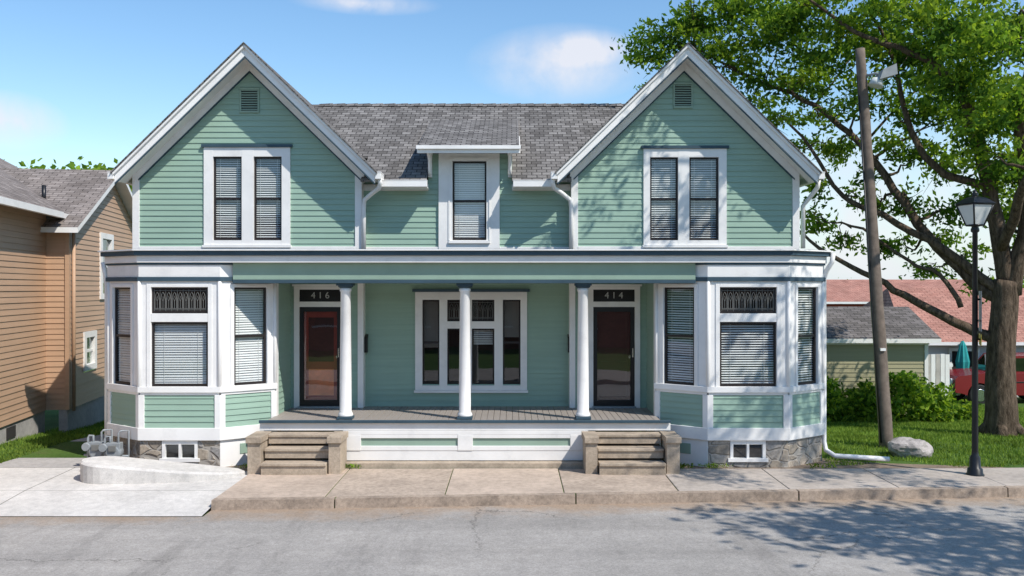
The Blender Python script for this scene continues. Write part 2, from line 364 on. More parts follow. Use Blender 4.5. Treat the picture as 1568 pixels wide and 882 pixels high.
# ================= HOUSE =================
house=empty('victorian_duplex_house')
walls=MB(); trim=MB(); win=MB(); gl=MB(); bl=MB(); roof=MB(); base=MB()
YW=17.2; YC=17.4
LX=(-7.11,-2.84); RX=(1.13,5.38)
S=.975; ZR=7.53; Y0=16.7; Y1=24.6
ZU=3.78
for (xl,xr,rc,wpx,vpx) in ((LX[0],LX[1],-4.885,(313,445,327,371,389,432,226,375,240,368),(370,395,138,170)),
                       (RX[0],RX[1],3.21,(985,1112,995,1038,1055,1100,228,375,241,368),(1033,1058,130,163))):
    cx=(xl+xr)/2; hw=(xr-xl)/2
    cx_=cx; cg=(cx+rc)/2
    top=ZR-.24
    fl=lambda z,cx=cg,a=xl: max(a,cx-max(0,(top-z)/S)); fr=lambda z,cx=cg,a=xr: min(a,cx+max(0,(top-z)/S))
    o=[X(p,YW) for p in wpx[:6]]; z=[Z(p,YW) for p in wpx[6:]]
    walls.M=T(YW)
    siding(walls,fl,fr,ZU,top,GREEN,[(o[0]+.04,o[1]-.04,z[1]+.03,z[0]-.03)])
    for q in (win,trim,gl,bl): q.M=T(YW)
    win.box(o[0],o[2],-.04,.06,z[1],z[0],WHITE); win.box(o[5],o[1],-.04,.06,z[1],z[0],WHITE); win.box(o[3],o[4],-.04,.06,z[1],z[0],WHITE)
    for a,b in ((o[2],o[3]),(o[4],o[5])):
        win.box(a,b,-.037,.06,z[2],z[0],WHITE); win.box(a,b,-.037,.06,z[1],z[3],WHITE)
        sash(win,gl,bl,a,b,z[3],z[2],True,True,close=.019)
    room(bl,o[2]-.02,o[5]+.02,z[3]-.02,z[2]+.02)
    win.box(o[0]-.04,o[1]+.04,-.07,.0,z[0]+.002,z[0]+.055,BLUE)
    win.box(o[0]-.02,o[1]+.02,-.07,.0,z[1]-.05,z[1]-.002,WHITE)
    v0,v1=X(vpx[0],YW),X(vpx[1],YW); vz1,vz0=Z(vpx[2],YW),Z(vpx[3],YW)
    trim.box(v0-.03,v0,-.04,0,vz0,vz1,GREEN_TRIM); trim.box(v1,v1+.03,-.04,0,vz0,vz1,GREEN_TRIM)
    trim.box(v0-.03,v1+.03,-.04,0,vz1,vz1+.04,GREEN_TRIM); trim.box(v0-.03,v1+.03,-.045,0,vz0-.04,vz0,GREEN_TRIM)
    trim.face([(v0,-.018,vz0),(v1,-.018,vz0),(v1,-.018,vz1),(v0,-.018,vz1)],ROOM)
    k=vz0+.01
    while k<vz1-.02:
        trim.hexa([(v0,-.038,k),(v1,-.038,k),(v1,-.02,k+.02),(v0,-.02,k+.02),(v0,-.038,k+.012),(v1,-.038,k+.012),(v1,-.02,k+.032),(v0,-.02,k+.032)],GREEN_TRIM); k+=.045
    ze=top-S*hw
    trim.box(xl-.02,xl+.11,-.035,.12,ZU-.02,ze+.03,WHITE); trim.box(xr-.11,xr+.02,-.035,.22,ZU-.02,ze+.03,WHITE)
    trim.box(xl+.11,xr-.11,-.045,0,ZU-.06,ZU+.05,WHITE)
    trim.M=Matrix.Identity(4)
    for sgn in (-1,1):
        def sl(d0,d1,t0,t1,ya,yb,mat,mb=trim,cx=rc):
            def P(dx,dz,y): return (cx+sgn*dx,y,ZR-S*dx-dz)
            mb.hexa([P(d0,t1,ya),P(d1,t1,ya),P(d1,t1,yb),P(d0,t1,yb),P(d0,t0,ya),P(d1,t0,ya),P(d1,t0,yb),P(d0,t0,yb)],mat)
        E=2.38
        sl(0,hw+.02,.225,.40,YW-.042,YW+.02,WHITE,cx=cg)
        sl(0,hw-.05,.402,.43,YW-.05,YW+.01,BLUE,cx=cg)
        sl(0,E,.165,.20,Y0+.04,YW,WHITE)
        sl(0,E+.0,.055,.24,Y0,Y0+.038,WHITE)
        sl(0,E+.02,.03,.09,Y0-.045,Y0-.002,WHITE)
        sl(0,E+.0,.242,.275,Y0+.005,Y0+.03,BLUE)
        sl(0,E+.05,-.0,.028,Y0-.07,Y1,SHING,roof)
        sl(0.0,E+.0,.031,.06,Y0+.04,Y1-.02,WHITE,roof)
        gx=rc+sgn*(E+.06); gz_=ZR-S*E-.04
        ye=Y1 if (sgn*rc>0) else 17.05
        trim.box(gx-.055,gx+.055,Y0-.03,ye,gz_-.13,gz_-.02,WHITE)
        trim.box(gx-.06,gx+.06,Y0-.035,ye,gz_-.019,gz_,WHITE)
    rm,_=frame((xr,Y1-.4),(xl,Y1-.4)); walls.M=rm; w=xr-xl
    siding(walls,lambda z:w/2-max(0,min(w/2,(top-z)/S)),lambda z:w/2+max(0,min(w/2,(top-z)/S)),.5,top,GREEN)
dz1=5.60
walls.M=T(YC); dx0,dx1=X(672,YC),X(765,YC); cz=X(656,YC),X(784,YC)
siding(walls,LX[1],RX[0],ZU,5.1,GREEN,[(dx0+.05,dx1-.05,ZU-.1,5.2)])
siding(walls,cz[0],cz[1],5.1,dz1,GREEN,[(dx0+.05,dx1-.05,5,5.8)])
for q in (win,trim,gl,bl): q.M=T(YC)
a,b=X(693,YC),X(745,YC); zt,zb=Z(247,YC),Z(368,YC)
casing(win,dx0,dx1,ZU-.02,dz1,a,b,zb,zt,-.06,.06); sash(win,gl,bl,a,b,zb,zt,True,True,close=.036); room(bl,a-.02,b+.02,zb-.02,zt+.02)
win.box(a-.06,b+.06,-.085,-.061,zt+.03,zt+.07,WHITE); win.box(a-.07,b+.07,-.1,-.061,zb-.06,zb-.01,WHITE)
win.box(a-.075,a-.045,-.075,-.061,zb,zt+.03,WHITE); win.box(b+.045,b+.075,-.075,-.061,zb,zt+.03,WHITE)
trim.box(LX[1]+.02,dx0-.002,-.045,0,ZU-.06,ZU+.05,WHITE); trim.box(dx1+.002,RX[0]-.02,-.045,0,ZU-.06,ZU+.05,WHITE)
trim.box(LX[1]+.02,cz[0],-.04,0,4.90,5.02,WHITE); trim.box(cz[1],RX[0]-.02,-.04,0,4.90,5.02,WHITE)
for bx in (cz[0]+.04,cz[1]-.04):
    trim.prism([(bx-.035,5.15),(bx+.035,5.15),(bx+.035,5.6),(bx-.035,5.6)],-.10,0,WHITE)
    trim.tube([(bx,-.1,5.18),(bx,-.2,5.3),(bx,-.22,5.45),(bx,-.38,5.58)],[.03,.03,.03,.04],WHITE,8)
    trim.box(bx-.045,bx+.045,-.42,0,5.57,5.62,WHITE)
for q in (win,trim,gl,bl,walls): q.M=Matrix.Identity(4)
rz0=5.055; ry0=17.02; ry1=20.4; rz1=Z(160,20.4); ms=(rz1-rz0)/(ry1-ry0)
def rzf(y): return rz0+ms*(y-ry0)
def rslab(xa,xb,ya,yb):
    za,zb_=rzf(ya),rzf(yb)
    roof.hexa([(xa,ya,za-.03),(xb,ya,za-.03),(xb,yb,zb_-.03),(xa,yb,zb_-.03),(xa,ya,za),(xb,ya,za),(xb,yb,zb_),(xa,yb,zb_)],SHING)
ysp=17.95
rslab(LX[1]+.02,cz[0]-.003,ry0,ysp); rslab(cz[1]+.003,RX[0]-.02,ry0,ysp)
xa,xb=-4.95,3.22
rslab(xa,xb,ysp,ry1)
roof.hexa([(xa,ry1,rz1-.03),(xb,ry1,rz1-.03),(xb,Y1-.4,rz0-.2),(xa,Y1-.4,rz0-.2),(xa,ry1,rz1),(xb,ry1,rz1),(xb,Y1-.4,rz0-.17),(xa,Y1-.4,rz0-.17)],SHING)
for i in range(26):
    x=-4.3+i*.28
    roof.hexa([(x,ry1-.14,rz1-.07),(x+.3,ry1-.14,rz1-.055),(x+.3,ry1+.14,rz1-.055),(x,ry1+.14,rz1-.07),(x,ry1-.01,rz1+.012),(x+.3,ry1-.01,rz1+.028),(x+.3,ry1+.01,rz1+.028),(x,ry1+.01,rz1+.012)],SHING)
for g0,g1 in ((-2.42,X(656,17.0)-.02),(X(784,17.0)+.02,.76)):
    trim.box(g0,g1,ry0-.1,ry0,rz0-.13,rz0-.02,WHITE); trim.box(g0-.005,g1+.005,ry0-.105,ry0,rz0-.019,rz0-.003,WHITE)
    trim.box(g0,g1,ry0+.002,YC,rz0-.14,rz0-.115,WHITE)
D0,D1=X(640,16.9),X(795,16.9); de=5.68; ds=.36
def dz(y): return de+ds*(y-16.9)
roof.hexa([(D0,16.9,dz(16.9)-.03),(D1,16.9,dz(16.9)-.03),(D1,19.6,dz(19.6)-.03),(D0,19.6,dz(19.6)-.03),(D0,16.9,dz(16.9)),(D1,16.9,dz(16.9)),(D1,19.6,dz(19.6)),(D0,19.6,dz(19.6))],SHING)
trim.box(D0-.01,D1+.01,16.87,16.90,de-.14,de-.008,WHITE); trim.box(D0-.03,D1+.03,16.82,16.868,de-.07,de-.004,WHITE)
trim.hexa([(D0,16.9,de-.06),(D1,16.9,de-.06),(D1,YC,dz(YC)-.06),(D0,YC,dz(YC)-.06),(D0,16.9,de-.032),(D1,16.9,de-.032),(D1,YC,dz(YC)-.032),(D0,YC,dz(YC)-.032)],WHITE)
for xx in (D0,D1):
    s=1 if xx==D1 else -1
    trim.hexa([(xx+s*.002,16.9,de-.13),(xx+s*.02,16.9,de-.13),(xx+s*.02,18.0,dz(18.0)-.13),(xx+s*.002,18.0,dz(18.0)-.13),(xx+s*.002,16.9,de-.035),(xx+s*.02,16.9,de-.035),(xx+s*.02,18.0,dz(18.0)-.035),(xx+s*.002,18.0,dz(18.0)-.035)],WHITE)
walls.face([(cz[0],YC,4.9),(cz[0],19.6,4.9),(cz[0],19.6,dz(19.6)-.04),(cz[0],YC,dz(YC)-.04)],GREEN)
walls.face([(cz[1],YC,4.9),(cz[1],19.6,4.9),(cz[1],19.6,dz(19.6)-.04),(cz[1],YC,dz(YC)-.04)],GREEN)
for p0,p1,zz0,zz1 in (((-7.11,24.2),(-7.11,17.2),3.7,5.25),((-7.11,24.2),(-7.11,16.1),.5,3.7),((5.40,17.2),(5.40,24.2),3.7,5.25),((5.44,16.1),(5.44,24.2),.5,3.7)):
    m,L=frame(p0,p1); walls.M=m; siding(walls,0,L,zz0,zz1,GREEN)
    base.M=m; base.box(0,L,.02,.1,-.3,.5,STONE)
walls.M=Matrix.Identity(4); base.M=Matrix.Identity(4)
# ---- bays ----
zc=dict(sill_t=1.38,sill_b=1.235,sid_b=.68,bandb=.47)
for bx in (-5.63,4.0):
    f,bk=.68,1.46; yF,yB=15.5,16.1
    path=[(bx-bk,17.2),(bx-bk,yB),(bx-f,yF),(bx+f,yF),(bx+bk,yB),(bx+bk,17.2)]
    for i in range(5):
        m,L=frame(path[i],path[i+1])
        for q in (walls,win,trim,gl,bl,base): q.M=m
        ztop=3.25; zwt,zwb=Z(440,15.5),zc['sill_t']
        if i in (0,4):
            siding(walls,0,L,.66,ztop,GREEN)
            trim.box(0 if i==4 else L-.12,.12 if i==4 else L,-.03,.02,.66,ztop,WHITE)
            base.box(.0,L,.0,.1,-.1,.49,WHITE)
            continue
        if i==2: w0,w1=.20,1.16
        elif i==1: w0,w1=.16,.74
        else: w0,w1=.24,.82
        trim.box(0,w0,-.02,.06,zc['sill_t'],ztop,WHITE); trim.box(w1,L,-.02,.06,zc['sill_t'],ztop,WHITE)
        trim.box(w0,w1,-.02,.06,zwt,ztop,WHITE)
        trim.box(w0-.075,w0-.004,-.035,-.021,zwb,zwt+.06,WHITE); trim.box(w1+.004,w1+.075,-.035,-.021,zwb,zwt+.06,WHITE)
        trim.box(w0-.004,w1+.004,-.035,-.021,zwt+.004,zwt+.06,WHITE)
        cl_=.034 if bx<0 else .021
        if i==2:
            t0,t1=Z(493,15.5),Z(480,15.5)
            trim.box(w0,w1,-.03,.06,t0,t1,WHITE)
            sash(win,gl,bl,w0,w1,zwb,t0,False,True,close=cl_); sash(win,gl,bl,w0,w1,t1,zwt,False,False)
            leaded(win,w0+.04,w1-.04,t1+.04,zwt-.035)
        else: sash(win,gl,bl,w0,w1,zwb,zwt,True,True,close=cl_)
        room(bl,w0-.01,w1+.01,zwb-.01,zwt+.01,d=.32)
        trim.box(-.02,L+.02,-.05,.05,zc['sill_b']+.045,zc['sill_t'],WHITE); trim.box(0.01,L-.01,-.025,.04,zc['sill_b'],zc['sill_b']+.044,WHITE)
        siding(walls,.02,L-.02,zc['sid_b'],zc['sill_b'],GREEN,pitch=.1)
        trim.box(-.01,.085,-.03,.03,zc['sid_b'],zc['sill_b'],WHITE); trim.box(L-.085,L+.01,-.03,.03,zc['sid_b'],zc['sill_b'],WHITE)
        trim.box(-.015,L+.015,-.045,.03,zc['bandb'],zc['sid_b'],WHITE)
        if i==2:
            c=L/2
            base.box(0,c-.30,.0,.12,-.2,zc['bandb'],STONE); base.box(c+.30,L,.0,.12,-.2,zc['bandb'],STONE); base.box(c-.30,c+.30,.0,.12,-.2,.14,STONE)
            for q0,q1 in ((c-.30,c-.25),(c+.25,c+.30),(c-.02,c+.02)): win.box(q0,q1,-.01,.06,.14,zc['bandb'],WHITE)
            win.box(c-.25,c+.25,-.008,.06,.40,zc['bandb'],WHITE); win.box(c-.34,c+.34,-.03,.06,.105,.165,WHITE)
            gl.face([(c-.25,.03,.16),(c+.25,.03,.16),(c+.25,.03,.4),(c-.25,.03,.4)],GLASS); bl.face([(c-.26,.08,.12),(c+.26,.08,.12),(c+.26,.08,.45),(c-.26,.08,.45)],ROOM)
        elif (bx<0 and i==3) or (bx>0 and i==1):
            base.box(0,L,.0,.08,-.05,zc['bandb'],WHITE); base.box(L*.35,L*.68,-.012,0,.2,.38,GREEN_TRIM)
        else: base.box(0,L,.0,.12,-.2,zc['bandb'],STONE)
    for q in (walls,win,trim,gl,bl,base): q.M=Matrix.Identity(4)
    band(trim,path,.0,.03,3.235,3.445,WHITE); band(trim,path,0,.055,3.165,3.234,BLUE); band(trim,path,0,.05,3.446,3.478,BLUE)
    for cpt in path[1:5]:
        trim.tube([(cpt[0],cpt[1]-.02,zc['sill_t']),(cpt[0],cpt[1]-.02,3.17)],.035,WHITE,8)
cor=[(-7.09,17.2),(-7.09,16.1),(-6.31,15.5),(4.68,15.5),(5.46,16.1),(5.46,17.2)]
band(trim,cor,-.3,.07,3.48,3.60,WHITE); band(trim,cor,-.3,.13,3.602,3.675,BLUE); band(trim,cor,-.3,.17,3.677,3.70,WHITE)
o=offp(cor,.15)
roof.face([(o[0].x,17.25,3.78)]+[(p.x,p.y,3.705) for p in o[1:5]]+[(o[5].x,17.25,3.78)],SHING)
bx0,bx1=-4.75,3.12
trim.box(bx0,bx1,15.55,15.78,3.19,3.478,GREEN_TRIM); trim.box(bx0,bx1,15.53,15.80,3.13,3.188,BLUE)
trim.box(-4.95,3.32,15.81,17.42,3.36,3.39,WHITE2)
walls.M=T(YW)
for q in (win,trim,gl,bl): q.M=T(YW)
FZ=.80
for (w0,w1,dc,num,left) in ((-4.17,-2.84,X(490.5,YW),'416',True),(1.13,2.54,X(940,YW),'414',False)):
    dw=.39; dt=Z(470,YW)
    siding(walls,w0,w1,FZ,3.38,GREEN,[(dc-dw-.05,dc+dw+.05,FZ-.1,3.1)])
    win.box(dc-dw-.10,dc-dw,-.035,.08,FZ,3.08,WHITE); win.box(dc+dw,dc+dw+.10,-.035,.08,FZ,3.08,WHITE)
    win.box(dc-dw,dc+dw,-.033,.08,dt,dt+.1,WHITE); win.box(dc-dw,dc+dw,-.033,.08,3.02,3.08,WHITE)
    win.box(dc-dw-.13,dc+dw+.13,-.06,0,3.082,3.12,WHITE)
    win.box(dc-dw,dc+dw,.0,.05,dt+.1,3.02,BLACK)
    win.box(dc-dw,dc-dw+.075,-.0,.05,FZ+.03,dt,BLACK); win.box(dc+dw-.075,dc+dw,.0,.05,FZ+.03,dt,BLACK)
    win.box(dc-dw+.075,dc+dw-.075,.0,.05,dt-.09,dt,BLACK); win.box(dc-dw+.075,dc+dw-.075,.0,.05,FZ+.03,FZ+.14,BLACK)
    gl.face([(dc-dw+.07,.025,FZ+.1),(dc+dw-.07,.025,FZ+.1),(dc+dw-.07,.025,dt-.08),(dc-dw+.07,.025,dt-.08)],DGLASS)
    hx=dc+dw-.04
    win.box(hx-.012,hx+.012,-.05,-.0,1.75,1.92,CHROME); win.box(dc-dw-.02,dc+dw+.02,-.09,.05,FZ,FZ+.03,GREY)
    DM=OXB if left else MAROON
    x0,x1=dc-dw+.01,dc+dw-.01
    yy0=.075
    win.box(x0,x0+.14,yy0,.11,FZ+.03,dt,DM); win.box(x1-.14,x1,yy0,.11,FZ+.03,dt,DM)
    for a0,a1 in ((FZ+.03,FZ+.22),(1.52,1.66),(dt-.2,dt)): win.box(x0+.14,x1-.14,yy0,.11,a0,a1,DM)
    win.box(x0+.14,x1-.14,yy0+.012,.105,FZ+.22,1.52,ORANGE if left else DM)  # left panel carries the painted orange reflection, right one is plain door
    win.box(x0+.14,x1-.14,yy0+.012,.105,1.66,dt-.2,MAROON)
    win.tube([(x1-.07,yy0,1.75),(x1-.07,yy0-.02,1.75)],[.03,.03],CHROME,10)
    cu=bpy.data.curves.new('house_number_'+num,'FONT'); cu.body=' '.join(num); cu.size=.17; cu.extrude=.003; cu.align_x='CENTER'; cu.align_y='CENTER'
    to=bpy.data.objects.new('house_number',cu); sc.collection.objects.link(to); to.rotation_euler=(math.pi/2,0,0); to.location=(dc,YW-.006,(dt+.1+3.02)/2); cu.materials.append(SIGNW); to.parent=house
walls.M=T(YC)
siding(walls,LX[1],RX[0],FZ,3.38,GREEN,[(X(641,YC),X(802,YC),Z(592,YC),Z(452,YC))])
for q in (win,trim,gl,bl): q.M=T(YC)
c0,c1,ct,cb=X(636,YC),X(807,YC),Z(447,YC),Z(597,YC)
cols=[(647,673),(685,721),(721,757),(770,797)]
t=Z(459,YC); b_=Z(590,YC)
edges=[c0]+[X(v,YC) for p in cols for v in p]+[c1]
for i in range(0,len(edges),2):
    if edges[i+1]-edges[i]>.005: win.box(edges[i],edges[i+1],-.04,.06,cb,ct,WHITE)
win.box(X(721,YC)-.02,X(721,YC)+.02,-.038,.06,cb,ct,WHITE)
for k,p in enumerate(cols):
    x0,x1=X(p[0],YC),X(p[1],YC)
    win.box(x0,x1,-.037,.06,t,ct,WHITE); win.box(x0,x1,-.037,.06,cb,b_,WHITE)
    if k in (1,2):
        q0,q1=Z(503,YC),Z(492,YC); win.box(x0,x1,-.036,.06,q0,q1,WHITE)
        sash(win,gl,bl,x0,x1,q1,t,False,False,sf=.025); leaded(win,x0+.03,x1-.03,q1+.03,t-.03)
        sash(win,gl,bl,x0,x1,b_,q0,False,False,sf=.03)
    else: sash(win,gl,bl,x0,x1,b_,t,True,False,sf=.03)
room(bl,c0+.08,c1-.08,b_,t,d=.8)
bl.face([(c0+.1,.25,1.9),(c0+.45,.27,1.9),(c0+.45,.27,t),(c0+.1,.25,t)],ROOM2); bl.face([(c1-.45,.27,2.1),(c1-.1,.25,2.1),(c1-.1,.25,t),(c1-.45,.27,t)],ROOM2)
for kk in range(9): bl.face([(X(721,YC)+.05,.12,2.25-kk*.035),(X(757,YC)-.02,.12,2.25-kk*.035),(X(757,YC)-.02,.13,2.272-kk*.035),(X(721,YC)+.05,.13,2.272-kk*.035)],BLIND)
win.box(c0-.05,c1+.05,-.08,0,ct+.002,ct+.055,BLUE); win.box(c0-.02,c1+.02,-.07,0,cb-.05,cb-.002,WHITE)
trim.box(LX[1]-.06,LX[1]+.05,-.235,.0,FZ,3.36,WHITE); trim.box(RX[0]-.05,RX[0]+.06,-.235,.0,FZ,3.36,WHITE)
for mx in (X(559,YC),X(874,YC)):
    win.box(mx-.06,mx+.06,-.14,-.02,1.83,2.1,BLACK); win.hexa([(mx-.065,-.15,2.1),(mx+.065,-.15,2.1),(mx+.065,-.02,2.1),(mx-.065,-.02,2.1),(mx-.065,-.12,2.13),(mx+.065,-.12,2.13),(mx+.065,-.02,2.17),(mx-.065,-.02,2.17)],BLACK)
for q in (win,trim,gl,bl,walls): q.M=Matrix.Identity(4)
# ---- porch ----
porch=MB()
x=-4.17
while x<2.54:
    porch.box(x,min(x+.105,2.54),15.56,17.42,FZ-.04,FZ+random.uniform(-.002,.002),PLANK); x+=.11
porch.box(-4.17,2.54,15.6,17.4,FZ-.12,FZ-.05,DIRT)
porch.box(-4.3,2.70,15.52,15.56,FZ-.045,FZ+.004,BLUE)
A0,A1=-2.88,1.30
porch.box(-4.3,2.70,15.58,15.64,.62,FZ-.05,WHITE)
porch.box(A0,A1,15.58,15.64,.11,.28,WHITE); porch.box(A0,A1,15.57,15.579,.55,.62,WHITE)
for u in ((A0,X(553,15.6)),(X(701,15.6),X(724,15.6)),(X(873,15.6),A1)): porch.box(u[0],u[1],15.565,15.64,.28,.55,WHITE)
porch.box(A0+.02,A1-.02,15.60,15.63,.28,.62,GREEN_TRIM)
for u0,u1 in ((X(553,15.6),X(701,15.6)),(X(724,15.6),X(873,15.6))):
    porch.box(u0,u1,15.572,15.6,.28,.36,WHITE); porch.box(u0,u1,15.572,15.6,.49,.55,WHITE)
porch.box(A0-.02,A1+.02,15.40,15.7,-.05,.10,STEPC)
for cx in (-2.86,-.81,1.22):
    cy=15.72
    porch.box(cx-.13,cx+.13,cy-.13,cy+.13,FZ+.003,FZ+.05,BLUE)
    porch.tube([(cx,cy,FZ+.05),(cx,cy,FZ+.07),(cx,cy,FZ+.10),(cx,cy,FZ+.13),(cx,cy,1.5),(cx,cy,2.98),(cx,cy,3.0),(cx,cy,3.03),(cx,cy,3.05)],[.125,.13,.12,.102,.10,.085,.1,.1,.088],WHITE,24)
    porch.tube([(cx,cy,3.05),(cx,cy,3.07),(cx,cy,3.09)],[.1,.13,.13],BLUE,20)
    porch.box(cx-.14,cx+.14,cy-.14,cy+.14,3.09,3.128,BLUE)
for s0,s1,k0,k1 in ((-4.08,-3.02,-4.34,-2.78),(1.42,2.5,1.18,2.76)):
    for j,(yy,hh) in enumerate(((15.32,.60),(15.08,.40),(14.84,.20))):
        porch.box(s0,s1,yy,15.575,hh-.16,hh-.045,STEPC); porch.box(s0-.0,s1+.0,yy-.025,15.577-j*.001,hh-.043,hh,STEPC)
        if j==2: porch.box(s0,s1,yy,15.5,-.03,hh-.16,STEPC)
    for a,b in ((k0,s0-.004),(s1+.004,k1)):
        porch.box(a+.02,b-.02,14.92,15.5,-.03,.52,STEPC); porch.box(a,b,14.88,15.53,.52,.62,STEPC)
dsp=MB()
for sx,wx in ((-2.42,LX[1]+.06),(.75,RX[0]-.02)):
    s=-1 if sx<0 else 1
    e=sx
    dsp.tube([(e,16.75,5.06),(e,16.78,4.97),(e+s*.03,16.85,4.89),((e+wx)/2,17.0,4.81),(wx+(-s)*0.02,17.12,4.7),(wx,17.14,4.55),(wx,17.14,3.74)],.042,WHITE,10)
dsp.tube([(5.62,16.0,3.65),(5.6,16.0,3.5),(5.53,16.08,3.35),(5.5,16.12,3.2),(5.5,16.12,.35),(5.52,16.08,.2),(5.62,15.9,.13),(6.5,15.75,.1)],.042,WHITE,10)
dsp.tube([(5.7,17.0,5.06),(5.7,17.05,4.93),(5.6,17.2,4.75),(5.5,17.28,4.6),(5.5,17.28,3.8)],.042,WHITE,10)
dsp.tube([(-7.2,16.1,3.5),(-7.18,16.14,3.3),(-7.16,16.16,3.1),(-7.16,16.16,.4)],.04,WHITE,10)
walls.obj('walls',house); trim.obj('trim',house,.004); win.obj('windows_and_doors',house); gl.obj('window_glass',house); bl.obj('blinds_and_interior',house)
roof.obj('roof',house); base.obj('foundation',house,.01); porch.obj('porch',house,.008); dsp.obj('downspouts',house)

# gas meters
gm=empty('gas_meter'); g=MB()
for mx,my in ((-7.05,15.55),(-6.72,15.45)):
    g.tube([(mx-.16,my,0),(mx-.16,my,.5),(mx-.14,my,.54),(mx-.07,my,.54),(mx-.07,my,.42)],.02,GREY,8)
    g.tube([(mx+.07,my,.42),(mx+.07,my,.60),(mx+.1,my,.63),(mx+.2,my+.1,.63),(mx+.2,my+.1,.1)],.018,GREY,8)
    g.tube([(mx,my-.08,.28),(mx,my-.06,.28),(mx,my+.07,.28),(mx,my+.09,.28)],[.10,.135,.135,.10],GREY,18)
    g.box(mx-.12,mx+.12,my-.07,my+.07,.33,.44,GREY); g.box(mx-.06,mx+.06,my-.11,my-.07,.3,.4,LEAD)
    g.tube([(mx-.16,my,.36),(mx-.16,my-.05,.36),(mx-.16,my-.1,.36)],[.04,.075,.07],GREY,12)
g.tube([(-7.3,15.6,.2),(-6.5,15.5,.2)],.02,GREY,8)
g.obj('meters_and_pipes',gm,.006)

# low curved concrete wall
rw=MB(); outl=[]
for a in np.linspace(math.pi*.5,math.pi*1.5,14): outl.append((-6.45+.42*math.cos(a)*1.1,14.72+.42*math.sin(a)))
outl+= [(-5.6,14.35),(-5.1,14.45),(-4.7,14.62),(-4.42,14.85),(-4.36,15.0)]
outl+= [(-4.5,15.15),(-5.2,15.14)]
def hz(x):
    t=(x+6.9)/2.5; return .30-.24*max(0,min(1,t))**1.2
n=len(outl)
ob=[(x,y) for x,y in outl]; top_=[(x*.985-.09,14.75+(y-14.75)*.86) for x,y in outl]
rw.face([(x,y,hz(x)) for x,y in top_],APRON)
for i in range(n):
    j=(i+1)%n
    rw.face([(ob[i][0],ob[i][1],-.13),(ob[j][0],ob[j][1],-.13),(ob[j][0],ob[j][1],hz(ob[j][0])-.03),(ob[i][0],ob[i][1],hz(ob[i][0])-.03)],APRON,True)
    rw.face([(ob[i][0],ob[i][1],hz(ob[i][0])-.03),(ob[j][0],ob[j][1],hz(ob[j][0])-.03),(top_[j][0],top_[j][1],hz(top_[j][0])),(top_[i][0],top_[i][1],hz(top_[i][0]))],APRON,True)
rw.obj('low_concrete_wall')

# ================= GROUND =================
def cy(x): return 13.05+.07*(min(x,30)+4.3)
def gz(y): return 0 if y<18 else -(min(y,32)-18)*.067
g=MB()
xs=[-1500,-60,-12,-4.31,-4.30,0,5,10,20,30,1500]
def rows(x):
    c=15.28 if x<-4.305 else cy(x)
    return [(-1500,-.16),(0,-.16),(c+.02,-.16),(c+.1,-.0),(18,0),(22,gz(22)),(32,gz(32)),(100,gz(32)),(2500,gz(32))]
for i in range(len(xs)-1):
    r0,r1=rows(xs[i]),rows(xs[i+1])
    for k in range(len(r0)-1):
        g.face([(xs[i],r0[k][0],r0[k][1]),(xs[i+1],r1[k][0],r1[k][1]),(xs[i+1],r1[k+1][0],r1[k+1][1]),(xs[i],r0[k+1][0],r0[k+1][1])],LAWN)
g.obj('ground')
r=MB()
r.face([(-200,4.4,-.13),(200,4.4,-.13),(200,cy(30)+.03,-.13),(30,cy(30)+.03,-.13),(-4.3,13.08,-.13),(-4.3,12.72,-.13),(-200,12.72,-.13)],ROAD)
r.obj('road')
op=MB(); op.box(-200,200,.5,4.4,-.3,0,SIDEWALK2); op.obj('opposite_pavement')
cb_=MB()
L_=[-4.3,-2.55,.95,4.3,7.55,10.8,14,18,22,26,30]
for a,b in zip(L_[:-1],L_[1:]):
    b2=b-.02; n=6
    for k in range(n):
        u=a+(b2-a)*k/n; v=a+(b2-a)*(k+1)/n
        if k==0: ju=random.uniform(-.006,.006)
        jv=random.uniform(-.006,.006)
        cb_.hexa([(u,cy(u)+ju,-.3),(v,cy(v)+jv,-.3),(v,cy(v)+.16,-.3),(u,cy(u)+.16,-.3),(u,cy(u)+.025+ju,.010+ju*.5),(v,cy(v)+.025+jv,.010+jv*.5),(v,cy(v)+.16,.012),(u,cy(u)+.16,.012)],CURB,skip=tuple([5] if k>0 else [])+tuple([3] if k<n-1 else []))
        ju=jv
cb_.obj('curb')
sw=MB()
L_=[-4.3,-2.72,-.98,.78,2.5,4.2,5.9,7.6,9.3,11,12.7,14.4,16.1,18,20,22,24,26,28,30]
for k,(a,b) in enumerate(zip(L_[:-1],L_[1:])):
    b2=b-.014; yb=lambda x:max(15.36,cy(x)+1.5)
    m_=(SIDEWALK if k%2==0 else SIDEWALK_B) if b<3 else SIDEWALK2
    h=.012+random.uniform(-.003,.003)
    sw.hexa([(a,cy(a)+.17,-.1),(b2,cy(b2)+.17,-.1),(b2,yb(b2),-.1),(a,yb(a),-.1),(a,cy(a)+.17,h),(b2,cy(b2)+.17,h),(b2,yb(b2),h+.004),(a,yb(a),h+.004)],m_)
sw.obj('sidewalk',None,.006)
ap=MB()
for a,b in ((-60,-30),(-30,-14),(-14,-10.5),(-10.5,-7.4),(-7.4,-4.3)):
    b2=b-.012
    ap.face([(a,12.7,-.12),(b2,12.7,-.12),(b2,13.9,-.03),(a,13.9,-.03)],APRON)
    ap.face([(a,13.91,-.03),(b2,13.91,-.03),(b2,15.5,.006),(a,15.5,.006)],APRON)
ap.obj('driveway_apron')
dv=MB()
for k in range(8):
    y0=15.5+k*3; y1=y0+2.985
    dv.face([(-8.9+.05*k,y0,gz(y0)+.01),(-7.16,y0,gz(y0)+.01),(-7.16,y1,gz(y1)+.01),(-8.85+.05*k,y1,gz(y1)+.01)],DRIVE)
dv.obj('driveway')
